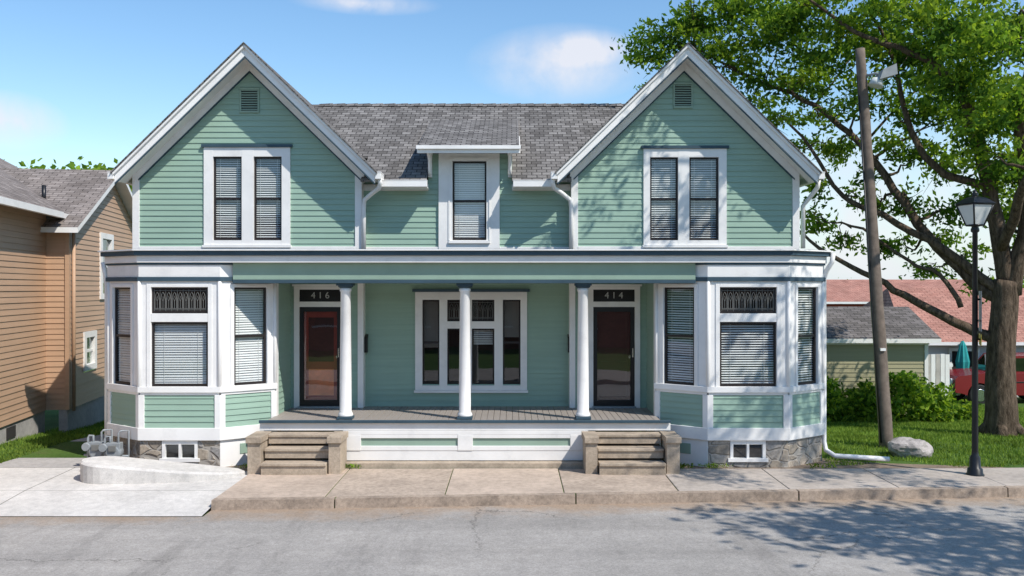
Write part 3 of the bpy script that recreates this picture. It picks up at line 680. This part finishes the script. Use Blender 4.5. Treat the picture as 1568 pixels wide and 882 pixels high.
dm=MB(); dm.face([(5.45,15.37,.006),(8.5,15.37,.006),(8.3,15.55,.006),(6.4,15.9,.006),(5.45,16.4,.006)],DIRT); dm.face([(-7.2,15.2,.008),(-4.3,15.2,.008),(-4.3,15.9,.008),(-7.2,16.3,.008)],DIRT); dm.face([(2.6,15.35,.008),(5.45,15.35,.008),(5.45,16.2,.008),(2.6,16.2,.008)],DIRT); dm.obj('dirt_border')

# ================= numpy leaf tools =================
def tri_mesh(name,V,faces_n,mats,mi,parent=None):
    me=bpy.data.meshes.new(name); nf=len(V)//faces_n
    me.vertices.add(len(V)); me.vertices.foreach_set('co',V.ravel())
    me.loops.add(len(V)); me.loops.foreach_set('vertex_index',np.arange(len(V),dtype=np.int32))
    me.polygons.add(nf); me.polygons.foreach_set('loop_start',np.arange(0,len(V),faces_n,dtype=np.int32))
    try: me.polygons.foreach_set('loop_total',np.full(nf,faces_n,dtype=np.int32))
    except Exception: pass
    for m in mats: me.materials.append(m)
    me.polygons.foreach_set('material_index',mi.astype(np.int32)); me.update(); me.validate()
    o=bpy.data.objects.new(name,me); sc.collection.objects.link(o)
    if parent: o.parent=parent
    return o
def leaves(centers,size,wr=.38,droop=.3):
    n=len(centers); d=rng.normal(size=(n,3)); d[:,2]-=droop; d/=np.linalg.norm(d,axis=1)[:,None]
    u=rng.normal(size=(n,3)); u[:,2]*=.35; w=np.cross(d,u); w/=np.linalg.norm(w,axis=1)[:,None]
    s=(size*rng.uniform(.6,1.35,n))[:,None]
    a=centers-d*s*.5; b=centers+w*s*wr*.5; c=centers+d*s*.5; e=centers-w*s*wr*.5
    return np.stack([a,b,c,e],1).reshape(-1,3)
def crown(name,clumps,parent,per=40,dens=28,leaf=.14,spray=.22,wr=.42,nv=None):
    Vs=[];Ms=[]; tot=0
    for ci,(x,y,z,r) in enumerate(clumps):
        ns=int(min(90,max(5,dens*r*r)))
        if nv and ci>=nv: ns=max(4,ns//3)
        for _ in range(ns):
            p=rng.normal(size=3); p/=np.linalg.norm(p); rr=r*rng.uniform(.2,1.15)
            c=np.array([x,y,z])+p*rr*np.array([1.15,1.15,.8])
            m=int(per*rng.uniform(.5,1.5))
            pts=c+rng.normal(size=(m,3))*np.array([spray,spray,spray*.5])*rng.uniform(.7,1.4)
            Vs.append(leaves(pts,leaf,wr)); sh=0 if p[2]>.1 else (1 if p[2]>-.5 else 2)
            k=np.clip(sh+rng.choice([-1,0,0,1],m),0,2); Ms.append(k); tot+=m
    V=np.concatenate(Vs); M=np.concatenate(Ms); print(name,tot)
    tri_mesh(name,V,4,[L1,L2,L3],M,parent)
def limb(mb,pts,r,mat=BARK,seg=8,sub=4,jit=.0):
    P=[Vector(p) for p in pts]; out=[];rad=[]
    for i in range(len(P)-1):
        p0=P[max(i-1,0)];p1=P[i];p2=P[i+1];p3=P[min(i+2,len(P)-1)]
        for k in range(sub):
            t=k/sub; q=.5*((2*p1)+(-p0+p2)*t+(2*p0-5*p1+4*p2-p3)*t*t+(-p0+3*p1-3*p2+p3)*t**3)
            if jit: q+=Vector(rng.normal(size=3))*jit
            out.append(q); rad.append(r[i]*(1-t)+r[i+1]*t)
    out.append(P[-1]); rad.append(r[-1]); mb.tube(out,rad,mat,seg); return out,rad

# ---- main tree ----
tree=empty('shade_tree'); tb=MB()
def W(px,py,d): return (X(px,d),d,Z(py,d))
TR=[W(1534,676,19.7),W(1533,640,19.7),W(1532,560,19.7),W(1537,490,19.7),W(1542,430,19.7)]
nodes=[]
def L(pts,r,jit=.02):
    o,rr=limb(tb,pts,[q*.78 for q in r],jit=jit,seg=9); nodes.extend(zip(o,rr))
limb(tb,TR,[.43,.33,.29,.27,.26],seg=16,jit=.008)
for k in range(5):
    a=k*1.3+.3; tb.tube([W(1534,640,19.7),(W(1534,0,19.7)[0]+.5*math.cos(a),19.7+.5*math.sin(a),-.12)],[.2,.08],BARK,8)
L([W(1545,440,19.7),W(1525,340,19.6),W(1500,220,19.4),W(1470,140,19.2),W(1400,80,19.2),W(1310,50,19.6),W(1230,-10,20)],[.26,.21,.17,.13,.09,.06,.03])
L([W(1548,450,19.7),W(1572,330,19.4),W(1562,200,19),W(1590,60,18.5),W(1570,-90,18)],[.26,.2,.15,.12,.07])
L([W(1535,525,19.7),W(1480,502,20),W(1400,462,20.3),W(1340,425,20.6),W(1270,388,21),W(1222,352,21.3)],[.17,.14,.11,.085,.06,.03])
L([W(1542,470,19.7),W(1490,430,20.1),W(1420,360,20.6),W(1370,290,21),W(1300,205,21.5),W(1230,152,22),W(1150,120,22.4),W(1060,70,22.8)],[.22,.17,.14,.12,.09,.07,.05,.025])
L([W(1542,455,19.7),W(1450,385,20.2),W(1350,330,20.8),W(1290,300,21.3),W(1240,225,21.8),W(1195,175,22)],[.15,.12,.09,.07,.05,.025])
L([W(1512,285,19.5),W(1430,255,19.8),W(1390,180,20),W(1370,100,20),W(1330,10,20)],[.12,.10,.08,.06,.03])
L([W(1470,470,20),W(1440,420,20.2),W(1390,400,20.5),W(1320,350,21),W(1270,340,21.3)],[.08,.06,.05,.04,.02])
L([W(1535,380,19.6),W(1580,260,18),(9.9,15.5,7.6),(9.6,13.2,9),(9.8,11.2,9)],[.15,.12,.10,.07,.04])
L([(9.9,16.5,7.2),(8.5,15.5,9),(7,14.8,9.8),(5.8,14.5,10.2)],[.08,.07,.05,.03])
cl=[(990,95,30,23),(1020,60,38,23),(1058,28,40,23),(1100,80,45,22.5),(1130,15,52,22.4),(1000,140,22,23),(1150,120,38,22.3),(1190,60,52,21.8),(1185,185,25,22),(1240,125,36,22),
(1230,15,58,21),(1290,60,52,20.5),(1350,20,58,19.5),(1330,130,34,21),(1400,80,55,19.5),(1425,165,42,20),(1370,225,30,21),(1450,30,58,18.5),(1475,125,50,18.6),(1520,70,58,18),(1562,150,55,18),
(1500,200,42,18.6),(1560,250,45,19),(1445,255,34,20.5),(1395,310,26,21.2),(1465,320,30,21),(1545,330,34,21),(1580,400,34,20.8),(1480,395,22,22),(1295,225,24,22),(1250,285,24,22),
(1340,320,20,22),(1238,330,18,22),(1290,370,18,22),(1225,225,22,23),(1310,300,20,22),(1380,375,18,22),(1500,440,22,22),(1420,415,16,22.5),(1255,185,26,22.5),(1210,130,26,23),(1080,130,24,23.4),(980,60,20,24),(1300,160,26,21),(1370,160,26,21.4),
(1420,110,40,22),(1490,60,45,22),(1260,90,40,23),(1340,70,40,23),(1180,20,40,23.5),(1080,50,35,24),(1550,40,45,20.5),(1480,170,34,22),(1400,20,45,22),(1530,280,30,22),(1570,310,30,22),(1150,160,24,23),
(1500,300,30,20),(1520,240,34,18.6),(1410,230,28,21.5),(1270,240,20,22.4),(1330,260,20,22),(1350,380,14,22),(1255,350,14,22.6),(1440,370,20,22)]
clumps=[W(a,b,d)+(r_*d/F,) for a,b,r_,d in cl]
for _ in range(20):
    px=rng.uniform(1050,1750); d=rng.uniform(18,23); clumps.append(W(px,rng.uniform(-220,-40),d)+(rng.uniform(.5,.8),))
for _ in range(10):
    clumps.append((rng.uniform(11.4,14.5),rng.uniform(17,23),rng.uniform(5.5,9.5),rng.uniform(.6,.9)))
nv=len(clumps)
for _ in range(8):
    clumps.append((rng.uniform(4.8,9.0),rng.uniform(13.8,15.4),rng.uniform(9.4,10.8),rng.uniform(.45,.7)))
for _ in range(14):
    clumps.append((rng.uniform(8.3,12.5),rng.uniform(9.6,12.5),rng.uniform(8.2,9.6),rng.uniform(.55,.8)))
for c in clumps:
    cv=Vector(c[:3]); best=min(nodes,key=lambda q:(q[0]-cv).length+ (0 if q[0].z<cv.z+.4 else 1.0))
    p0=best[0]; r0=min(best[1]*.5,.045)
    dlt=cv-p0; mid=p0+dlt*.5+Vector((0,0,.1*dlt.length))+Vector(rng.normal(size=3))*.15
    limb(tb,[p0,mid,cv],[max(r0,.016),max(r0*.55,.012),.006],seg=5,sub=4,jit=.03)
    for _ in range(5):
        e=cv+Vector(rng.normal(size=3))*c[3]*.6; s_=p0+dlt*rng.uniform(.5,.95)+Vector((0,0,.1))
        tb.tube([s_,(s_+e)/2+Vector(rng.normal(size=3))*.06,e],[.009,.007,.003],BARK,4,False)
tb.obj('trunk_and_limbs',tree,uv=False)
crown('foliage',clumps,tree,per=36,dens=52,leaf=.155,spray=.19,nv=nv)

# ---- tree across the street ----
t2=empty('street_tree'); b2=MB()
limb(b2,[(14,3.4,-.1),(13.9,3.5,2),(13.6,4,4),(12.8,5,6),(12,7,8)],[.35,.28,.24,.16,.06],seg=12)
limb(b2,[(13.8,3.8,3),(15,4,5),(15.5,5,7.5)],[.2,.14,.05]); limb(b2,[(13.6,4,4),(12,3,6),(11,3,8)],[.18,.12,.05])
b2.obj('trunk_and_limbs',t2,uv=False)
c2=[(rng.uniform(9.0,16.5),rng.uniform(1.5,8.6),rng.uniform(5.6,9.5),rng.uniform(.6,1.0)) for _ in range(40)]
crown('foliage',c2,t2,per=14,dens=30,leaf=.24,spray=.28)

# ---- distant trees ----
dt_=[]
for _ in range(22): dt_.append((rng.uniform(-33,-24),rng.uniform(58,64),rng.uniform(8.4,10.3),rng.uniform(.9,1.5)))
for _ in range(30): dt_.append((rng.uniform(-120,140),rng.uniform(120,150),rng.uniform(.5,2.6),rng.uniform(2.2,3.2)))
for _ in range(16): dt_.append((rng.uniform(-34,-23),rng.uniform(60,64),rng.uniform(1,8.0),rng.uniform(1.5,2)))
crown('distant_trees',dt_,None,per=20,dens=20,leaf=.5,spray=.6,wr=.6)

def bush(name,x0,x1,y0,y1,h,n,lf=.13):
    P=np.stack([rng.uniform(x0,x1,n),rng.uniform(y0,y1,n),rng.uniform(0,1,n)],1)
    bumps=.65+.35*np.sin(P[:,0]*4.1+1)*np.sin(P[:,0]*1.7)+.12*np.sin(P[:,0]*11)
    P[:,2]=gz((y0+y1)/2)+P[:,2]**.7*h*bumps
    P+=rng.normal(size=P.shape)*.05
    V=leaves(P,lf,.5,.1); tri_mesh(name,V,4,[L1,L2,L3],rng.choice([0,0,1,2],n))
bush('bush',7.2,11.1,22.8,24.2,1.3,8000,.15)
bush('bush',11.0,12.0,23.5,24.3,.8,1500)
bush('hedge',-10.6,-10.1,24,29,.8,1500)
def grass(name,xr,yr,n,h,keep=None):
    x=rng.uniform(*xr,n); y=rng.uniform(*yr,n)
    if keep is not None: k=keep(x,y); x=x[k]; y=y[k]; n=len(x)
    z=np.where(y<18,0,-(np.minimum(y,32)-18)*.067)
    a=rng.uniform(0,2*math.pi,n); w=.007+.007*rng.random(n); hh=h*rng.uniform(.5,1.3,n)
    tuft=.6+.5*np.sin(x*2.3+np.sin(y*1.9))*np.sin(y*3.1); hh=hh*(.7+.3*tuft)
    lx=rng.normal(size=n)*.025; ly=rng.normal(size=n)*.025
    A=np.stack([x-w*np.cos(a),y-w*np.sin(a),z-.005],1); B=np.stack([x+w*np.cos(a),y+w*np.sin(a),z-.005],1); C=np.stack([x+lx,y+ly,z+hh],1)
    tri_mesh(name,np.stack([A,B,C],1).reshape(-1,3),3,[GB1,GB2],rng.choice([0,0,1],n))
grass('grass',(5.5,16),(15.5,30),110000,.07,lambda x,y:(y>15.9+.25*np.sin(x*3)-.35*np.clip((x-6.5)/2,0,1.2)) & (rng.random(len(x))<np.clip(1.6-(y-15.5)/14,.35,1)))
grass('grass',(-12,-8.85),(15.5,24),22000,.07,lambda x,y:x>-9.9-.16*(y-17.7))
# weeds in the cracks at the foot of the house
k=500; wx=np.concatenate([rng.normal(c_,.12,k//5) for c_ in (-4.35,2.85,3.4,5.2,-2.75)]); wy=15.38+rng.normal(size=len(wx))*.03
V=leaves(np.stack([wx,wy,.03+rng.random(len(wx))*.06],1),.06,.3,-.6); tri_mesh('weeds',V,4,[L1,L2,L3],rng.choice([0,1,2],len(wx)))

# ================= neighbour house (left) =================
nb=empty('tan_neighbour_house'); w=MB(); rf=MB(); nw=MB(); ng=MB()
Ob=Vector((-9.85,20.3,0)); dr=Vector((-.158,.987,0))
m,_=frame((Ob.x,Ob.y),(Ob.x+dr.x,Ob.y+dr.y))
for q in (w,rf,nw,ng): q.M=m
EZ=4.42; PK=5.95; bw=6.66
sl_=(PK-EZ)/(bw/2)
siding(w,lambda z:max(0,(z-EZ)/sl_),lambda z:bw-max(0,(z-EZ)/sl_),.35,PK,TAN,[(2.39,3.5,2.79,4.41),(1.06,2.0,1.12,2.0)],pitch=.12)
w.box(0,bw,.02,.2,-.9,.35,DRIVE); w.box(-9,0,.49,.6,-.3,.35,DRIVE)
w.M=m@Matrix.Translation((0,.47,0)); siding(w,-9,0,.35,4.75,TAN,pitch=.12)
m2,_=frame(tuple((m@Vector((0,.47,0))).xy),tuple((m@Vector((0,0,0))).xy)); w.M=m2; siding(w,0,.47,.35,4.5,TAN,pitch=.12)
w.M=m; w.box(-.04,.05,-.03,.06,.35,4.5,TAN)
m3,_=frame(tuple((m@Vector((-9,8,0))).xy),tuple((m@Vector((-9,.47,0))).xy)); w.M=m3; siding(w,0,7.5,.35,4.75,TAN,pitch=.12)
w.M=m
for t in (-5,-2.2): w.box(t,t+.45,.47,.492,.05,.28,ROOM)
def quad(mb,p,mat,th=.12,edge=WHITE):
    lo=[(a,b,c-th) for a,b,c in p]; mb.face(p,mat); mb.face(list(reversed(lo)),edge)
    for i in range(len(p)):
        j=(i+1)%len(p); mb.face([lo[i],lo[j],(p[j][0],p[j][1],p[j][2]-.002),(p[i][0],p[i][1],p[i][2]-.002)],edge)
quad(rf,[(-9.4,.1,4.72),(7,.1,4.72),(7,4.2,6.95),(-9.4,4.2,6.95)],SHING_T)
quad(rf,[(-9.4,4.2,6.95),(7,4.2,6.95),(7,8.4,4.72),(-9.4,8.4,4.72)],SHING_T)
rf.box(-9.4,-.3,-.0,.1,4.58,4.71,WHITE)
quad(rf,[(-.35,-.3,EZ-.16+.12),(bw/2,-.3,PK+.14),(bw/2,3.6,PK+.14),(-.35,3.6,EZ-.16+.12)],SHING_T)
quad(rf,[(bw/2,-.3,PK+.14),(bw+.35,-.3,EZ-.04),(bw+.35,3.6,EZ-.04),(bw/2,3.6,PK+.14)],SHING_T)
rf.tube([(1.2,.9,4.9),(1.2,.9,5.45)],.05,BLACK,8)
nw.tube([(.18,-.06,4.4),(.18,-.06,.3)],.04,TAN,8)
for (t0,t1,z0,z1) in ((2.39,3.5,2.79,4.41),(1.06,2.0,1.12,2.0)):
    casing(nw,t0-.02,t1+.02,z0-.02,z1+.02,t0+.14,t1-.14,z0+.12,z1-.12,-.05,.06)
    ng.face([(t0+.14,.02,z0+.12),(t1-.14,.02,z0+.12),(t1-.14,.02,z1-.12),(t0+.14,.02,z1-.12)],GLASS)
    nw.box(t0+.14,t1-.14,.0,.04,(z0+z1)/2-.03,(z0+z1)/2+.03,WHITE)
    nw.face([(t0+.1,.1,z0),(t1-.1,.1,z0),(t1-.1,.1,z1),(t0+.1,.1,z1)],ROOM2)
w.obj('walls',nb); rf.obj('roof',nb); nw.obj('windows',nb); ng.obj('window_glass',nb)

# ================= right background =================
ga=empty('garage'); a=MB()
a.M=T(25); siding(a,8.0,11.35,-.7,1.62,TAN2,pitch=.12); a.box(8.0,11.4,-.03,0,1.5,1.62,WHITE); a.box(11.27,11.37,-.035,.05,-.7,1.6,WHITE)
a.M=Matrix.Identity(4)
m4,_=frame((11.35,25),(11.35,29.2)); a.M=m4
siding(a,lambda z:0 if z<1.6 else (z-1.6)/.36,lambda z:4.4 if z<1.6 else 4.4-(z-1.6)/.36,-.7,2.35,TAN2,pitch=.12)
a.M=Matrix.Identity(4)
quad(a,[(7.9,24.7,1.68),(11.6,24.7,1.68),(11.7,27,2.5),(7.9,27,2.5)],SHING_D); quad(a,[(7.9,27,2.5),(11.7,27,2.5),(11.6,29.5,1.68),(7.9,29.5,1.68)],SHING_D)
a.obj('garage_body',ga)
h2=empty('red_roofed_house'); a=MB()
quad(a,[(14.2,33,1.1),(24,33,1.1),(23,37,3.05),(15.2,37,3.05)],SHING_R); quad(a,[(15.2,37,3.05),(23,37,3.05),(24,41,1.1),(14.2,41,1.1)],SHING_R)
quad(a,[(14.2,33,1.1),(15.2,37,3.05),(14.2,41,1.1)],SHING_R)
WS=siding_mat('pale_grey_siding',(.5,.5,.5)); a.M=T(33.4); siding(a,14.5,23.7,-.95,1.08,WS,[(16.0,17.0,-.3,.8)],pitch=.13)
a.box(15.95,17.05,-.05,.02,.75,.85,WHITE); a.box(15.95,16.05,-.05,.02,-.35,.75,WHITE); a.box(16.95,17.05,-.05,.02,-.35,.75,WHITE); a.box(16.05,16.95,0.05,.06,-.35,.75,ROOM)
a.M=Matrix.Identity(4); a.box(14.5,14.55,33.4,41,-.95,1.08,WS); a.obj('house_body',h2)
h3=empty('long_red_building'); a=MB()
quad(a,[(14,50,2.3),(28,50,2.3),(27,54,3.55),(14.6,54,3.55)],SHING_R); quad(a,[(14.6,54,3.55),(27,54,3.55),(28,58,2.3),(14,58,2.3)],SHING_R)
a.box(14.4,27.6,50.4,57.6,-1,2.25,simple('red_wall_paint',(.28,.04,.03),.7))
a.box(16,26,50.36,50.41,.6,1.5,WHITE)
a.obj('building_body',h3)
fe=MB(); x=12.4; FN=simple('weathered_fence_wood',(.45,.42,.38),.8,.2)
while x<13.9:
    fe.box(x,x+.13,29.0,29.03,gz(29)-.02,.95+random.uniform(-.01,.01),FN if random.random()<.5 else WHITE); x+=.15
fe.box(12.4,14.0,29.031,29.07,-.3,-.2,WHITE); fe.box(12.4,14.0,29.031,29.07,.55,.65,WHITE)
fe.obj('wooden_fence')
um=empty('patio_umbrella'); a=MB(); ux,uy=X(1474,32.9),32.9
a.tube([(ux,uy,gz(31)),(ux,uy,1.05)],.025,WHITE,8)
prof=[(1.15,.03),(1.0,.09),(.7,.14),(.4,.19),(.15,.17),(.05,.12)]
sg=16
ring=[[(ux+r_*(1+.25*(k%2))*math.cos(2*math.pi*k/sg),uy+r_*(1+.25*(k%2))*math.sin(2*math.pi*k/sg),z_) for k in range(sg)] for z_,r_ in prof]
for i in range(len(ring)-1):
    for k in range(sg):
        j=(k+1)%sg; a.face([ring[i][k],ring[i][j],ring[i+1][j],ring[i+1][k]],TEAL)
a.tube([(ux,uy,gz(31)),(ux,uy,gz(31)+.08)],[.25,.22],GREY,16); a.obj('canopy_and_pole',um)

# ---- SUV ----
car=empty('parked_suv'); a=MB(); cyy=30.9; cx0,cz0=X(1462,30.9),gz(32)
a.M=Matrix.Translation((cx0,cyy,cz0))
def arch(cxx,r=.42): return [(cxx+r*math.cos(t),.36+r*math.sin(t)) for t in np.linspace(math.pi,0,9)]
prof=[(0.02,.45),(0.25,.42)]+arch(.85)+[(1.4,.36),(2.7,.36)]+arch(3.4)+[(4.1,.45),(4.2,.5),(4.22,1.05),(1.35,1.12),(.95,1.10),(.12,1.0),(0.02,.9)]
a.prism(prof,0,1.8,RED)
a.prism([(1.35,1.12),(1.85,1.68),(4.05,1.70),(4.2,1.05)],.12,1.68,RED)
for (q) in ([(1.55,1.16),(1.95,1.60),(2.5,1.61),(2.5,1.16)],[(2.58,1.16),(2.58,1.61),(3.2,1.62),(3.2,1.16)],[(3.28,1.16),(3.28,1.62),(3.92,1.62),(4.02,1.16)]):
    a.face([(x_,.115,z_) for x_,z_ in q],CARG); a.face([(x_,.118,z_) for x_,z_ in q],ROOM)
a.face([(1.36,.2,1.16),(1.36,1.6,1.16),(1.81,1.55,1.64),(1.81,.25,1.64)],CARG)
a.box(-.08,.12,.05,1.75,.42,.6,RUBBER); a.box(-.02,.03,.5,1.3,.65,.92,CHROME)
for k in range(7): a.box(-.03,.0,.55+k*.1,.6+k*.1,.67,.9,BLACK)
for yy in (.12,1.4): a.tube([(-.03,yy+.15,.8),(.05,yy+.15,.8)],.11,LAMPG,14)
for wx in (.85,3.4):
    for yy in (-.02,1.6):
        a.tube([(wx,yy,.36),(wx,yy+.02,.36),(wx,yy+.2,.36),(wx,yy+.22,.36)],[.32,.36,.36,.32],RUBBER,24)
        a.tube([(wx,yy-.012,.36),(wx,yy-.005,.36)],[.2,.22],CHROME,16)
a.box(1.5,1.65,-.12,.0,1.12,1.25,BLACK); a.box(1.3,4.1,-.01,.0,.78,.82,BLACK)
a.obj('suv_body',car,.03)

# ---- utility pole ----
up=empty('utility_pole'); a=MB()
pb=Vector(W(1358,692,17.5)); pb.z=-.1; pt=Vector(W(1317,75,17.8))
limb(a,[pb,pb.lerp(pt,.35),pb.lerp(pt,.7),pt],[.135,.12,.105,.09],POLEW,14,6,.004)
q=pb.lerp(pt,.93)
a.tube([q,q+Vector((.2,-.2,.02)),q+Vector((.3,-.25,-.02))],.025,GREY,8)
a.hexa([tuple(q+Vector(v)) for v in ((.18,-.42,-.14),(.52,-.42,-.04),(.52,-.1,-.04),(.18,-.1,-.14),(.25,-.42,.05),(.5,-.42,.16),(.5,-.1,.16),(.25,-.1,.05))],GREY)
a.tube([q+Vector((.2,-.26,-.1)),q+Vector((.16,-.26,-.24))],[.10,.14],LAMPG,14)
q=pb.lerp(pt,.25); a.box(q.x-.05,q.x+.05,q.y-.15,q.y-.11,q.z,q.z+.05,WHITE)
q=pb.lerp(pt,.93); a.tube([q+Vector((-.11,-.07,0)),pb.lerp(pt,.3)+Vector((-.13,-.07,0)),pb+Vector((-.14,-.07,.2))],.015,BLACK,6)
a.obj('pole_and_floodlight',up)
# ---- street lamp ----
sl=empty('street_lamp'); a=MB(); lx,ly=X(1493,14.85),14.85
zt=Z(345,14.85)
a.tube([(lx,ly,z_) for z_ in (.0,.03,.05,.12,.14,.3,.34,.4,2.0,zt-.12,zt-.1,zt-.06,zt-.02,zt)],[.14,.14,.12,.115,.085,.08,.055,.05,.045,.04,.065,.065,.045,.06],BLACK,18)
z2=Z(313,14.85)
def ringp(r_,z_,n=4,off=math.pi/4+.25): return [(lx+r_*math.cos(off+2*math.pi*k/n),ly+r_*math.sin(off+2*math.pi*k/n),z_) for k in range(n)]
b0,b1=ringp(.13,zt),ringp(.27,z2)
for k in range(4):
    j=(k+1)%4; a.face([b0[k],b0[j],b1[j],b1[k]],LAMPG); a.tube([b0[k],b1[k]],.014,BLACK,6); a.tube([b1[k],b1[j]],.018,BLACK,6); a.tube([b0[k],b0[j]],.016,BLACK,6)
r1=ringp(.31,z2+.01); r2=ringp(.16,z2+.10); r3=ringp(.07,z2+.13)
for u,v in ((r1,r2),(r2,r3)):
    for k in range(4): j=(k+1)%4; a.face([u[k],u[j],v[j],v[k]],BLACK)
a.face(r1,BLACK)
a.tube([(lx,ly,z2+.12),(lx,ly,z2+.15),(lx,ly,z2+.17),(lx,ly,z2+.20),(lx,ly,z2+.25)],[.07,.04,.055,.03,.005],BLACK,10)
a.obj('post_and_lantern',sl)
ts=empty('traffic_sign'); a=MB()
a.M=Matrix.Translation((lx+.11,ly+.05,0))@Matrix.Rotation(math.radians(68),4,'Z')
a.box(-.22,.22,-.004,.004,2.35,3.0,GREY); a.box(-.23,.23,.004,.012,2.5,2.53,BLACK); a.box(-.2,.2,-.003,.003,2.12,2.30,YEL)
a.M=Matrix.Identity(4); a.box(lx-.005,lx+.12,ly+.03,ly+.07,2.85,2.88,BLACK); a.box(lx-.005,lx+.12,ly+.03,ly+.07,2.2,2.23,BLACK)
a.obj('sign_panel',ts)
import bmesh
bm=bmesh.new(); bmesh.ops.create_icosphere(bm,subdivisions=4,radius=1)
from mathutils import noise as mn
for v in bm.verts:
    f=1+.28*mn.noise(v.co*1.4+Vector((3,1,2)))+.08*mn.noise(v.co*5); v.co=Vector((v.co.x*.36*f,v.co.y*.28*f,v.co.z*.24*f))
me=bpy.data.meshes.new('boulder'); bm.to_mesh(me); me.materials.append(BOULD); o=bpy.data.objects.new('boulder',me); sc.collection.objects.link(o); o.location=(X(1385,16.8),16.6,.12)
bm.free()
bb=empty('added_brick_building'); a=MB(); mm,LL=frame((24,-14),(-26,-14)); a.M=mm  # unseen building, added behind the camera for the door glass to reflect
a.box(0,LL,0,10,-.16,6.5,BRICK); a.box(-.2,LL+.2,-.2,10,6.5,6.9,WHITE)
for k in range(11):
    for z0 in (1.0,4.0):
        a.box(2+k*4.4,3.6+k*4.4,-.06,0,z0,z0+1.7,ROOM); a.box(1.9+k*4.4,3.7+k*4.4,-.1,0,z0-.1,z0,WHITE)
a.obj('building_body',bb)

# ================= light / world / camera =================
sdir=Vector((-.5,.42,-.757))
sun=bpy.data.lights.new('sun','SUN'); sun.energy=5.0; sun.angle=math.radians(.5); sun.color=(1,.95,.88)
so=bpy.data.objects.new('sun',sun); sc.collection.objects.link(so); so.rotation_euler=sdir.to_track_quat('-Z','Y').to_euler(); so.location=(10,-10,20)
wd=bpy.data.worlds.new('World'); sc.world=wd; wd.use_nodes=True; nt=wd.node_tree; nt.nodes.clear()
out=nt.nodes.new('ShaderNodeOutputWorld'); bg=nt.nodes.new('ShaderNodeBackground'); bg.inputs[1].default_value=.14
sky=nt.nodes.new('ShaderNodeTexSky'); sky.sky_type='NISHITA'; sky.sun_disc=False; sky.sun_elevation=math.asin(.757); sky.sun_rotation=math.atan2(.5,-.42)
sky.air_density=1.15; sky.dust_density=.1; sky.ozone_density=2.0
hs=N(nt,'ShaderNodeHueSaturation'); hs.inputs['Saturation'].default_value=1.18; hs.inputs['Value'].default_value=1.25; nt.links.new(sky.outputs[0],hs.inputs['Color'])
tc=nt.nodes.new('ShaderNodeTexCoord'); d=tc.outputs['Generated']
sp=N(nt,'ShaderNodeSeparateXYZ'); nt.links.new(d,sp.inputs[0])
hz_=ramp(nt,sp.outputs[2],[(0.0,.85),(.14,0.0)])
skyc=mix(nt,hz_,hs.outputs[0],(4.4,5.6,6.6))
def cloud(px,py,sx,sz):
    v=Vector(((px-784)/F,1,(441-py)/F)).normalized()
    mp=N(nt,'ShaderNodeMapping'); mp.inputs['Location'].default_value=(-v.x/sx,0,-v.z/sz); mp.inputs['Scale'].default_value=(1/sx,0,1/sz); nt.links.new(d,mp.inputs[0])
    ln=N(nt,'ShaderNodeVectorMath',operation='LENGTH'); nt.links.new(mp.outputs[0],ln.inputs[0])
    return ramp(nt,ln.outputs['Value'],[(0,1.0),(1,0.0)])
ns=noise(nt,d,9,5,.62,.3)
c=ramp(nt,ns,[(.3,0.0),(.6,1.0)])
allc=None
for args in ((860,98,.105,.042),(900,75,.05,.02),(560,5,.08,.012),(10,185,.05,.03),(1350,350,.2,.12)):
    k=mix(nt,1.0,cloud(*args),c,'MULTIPLY'); allc=k if allc is None else mix(nt,1.0,allc,k,'ADD')
ff=N(nt,'ShaderNodeMath',operation='MULTIPLY',use_clamp=True); nt.links.new(allc,ff.inputs[0]); ff.inputs[1].default_value=1.1
ffc=mth(nt,'MINIMUM',ff.outputs[0],.85)
col=mix(nt,ffc,skyc,(6.3,6.3,6.7))
nt.links.new(col,bg.inputs[0]); nt.links.new(bg.outputs[0],out.inputs[0])
cam=bpy.data.cameras.new('camera'); cam.sensor_width=36; cam.lens=36*F/1568; cam.clip_end=4000
co=bpy.data.objects.new('camera',cam); sc.collection.objects.link(co); co.location=(0,0,H); co.rotation_euler=(math.pi/2,0,0); sc.camera=co
sc.view_settings.view_transform='Standard'; sc.view_settings.look='None'; sc.view_settings.exposure=0; sc.view_settings.gamma=1
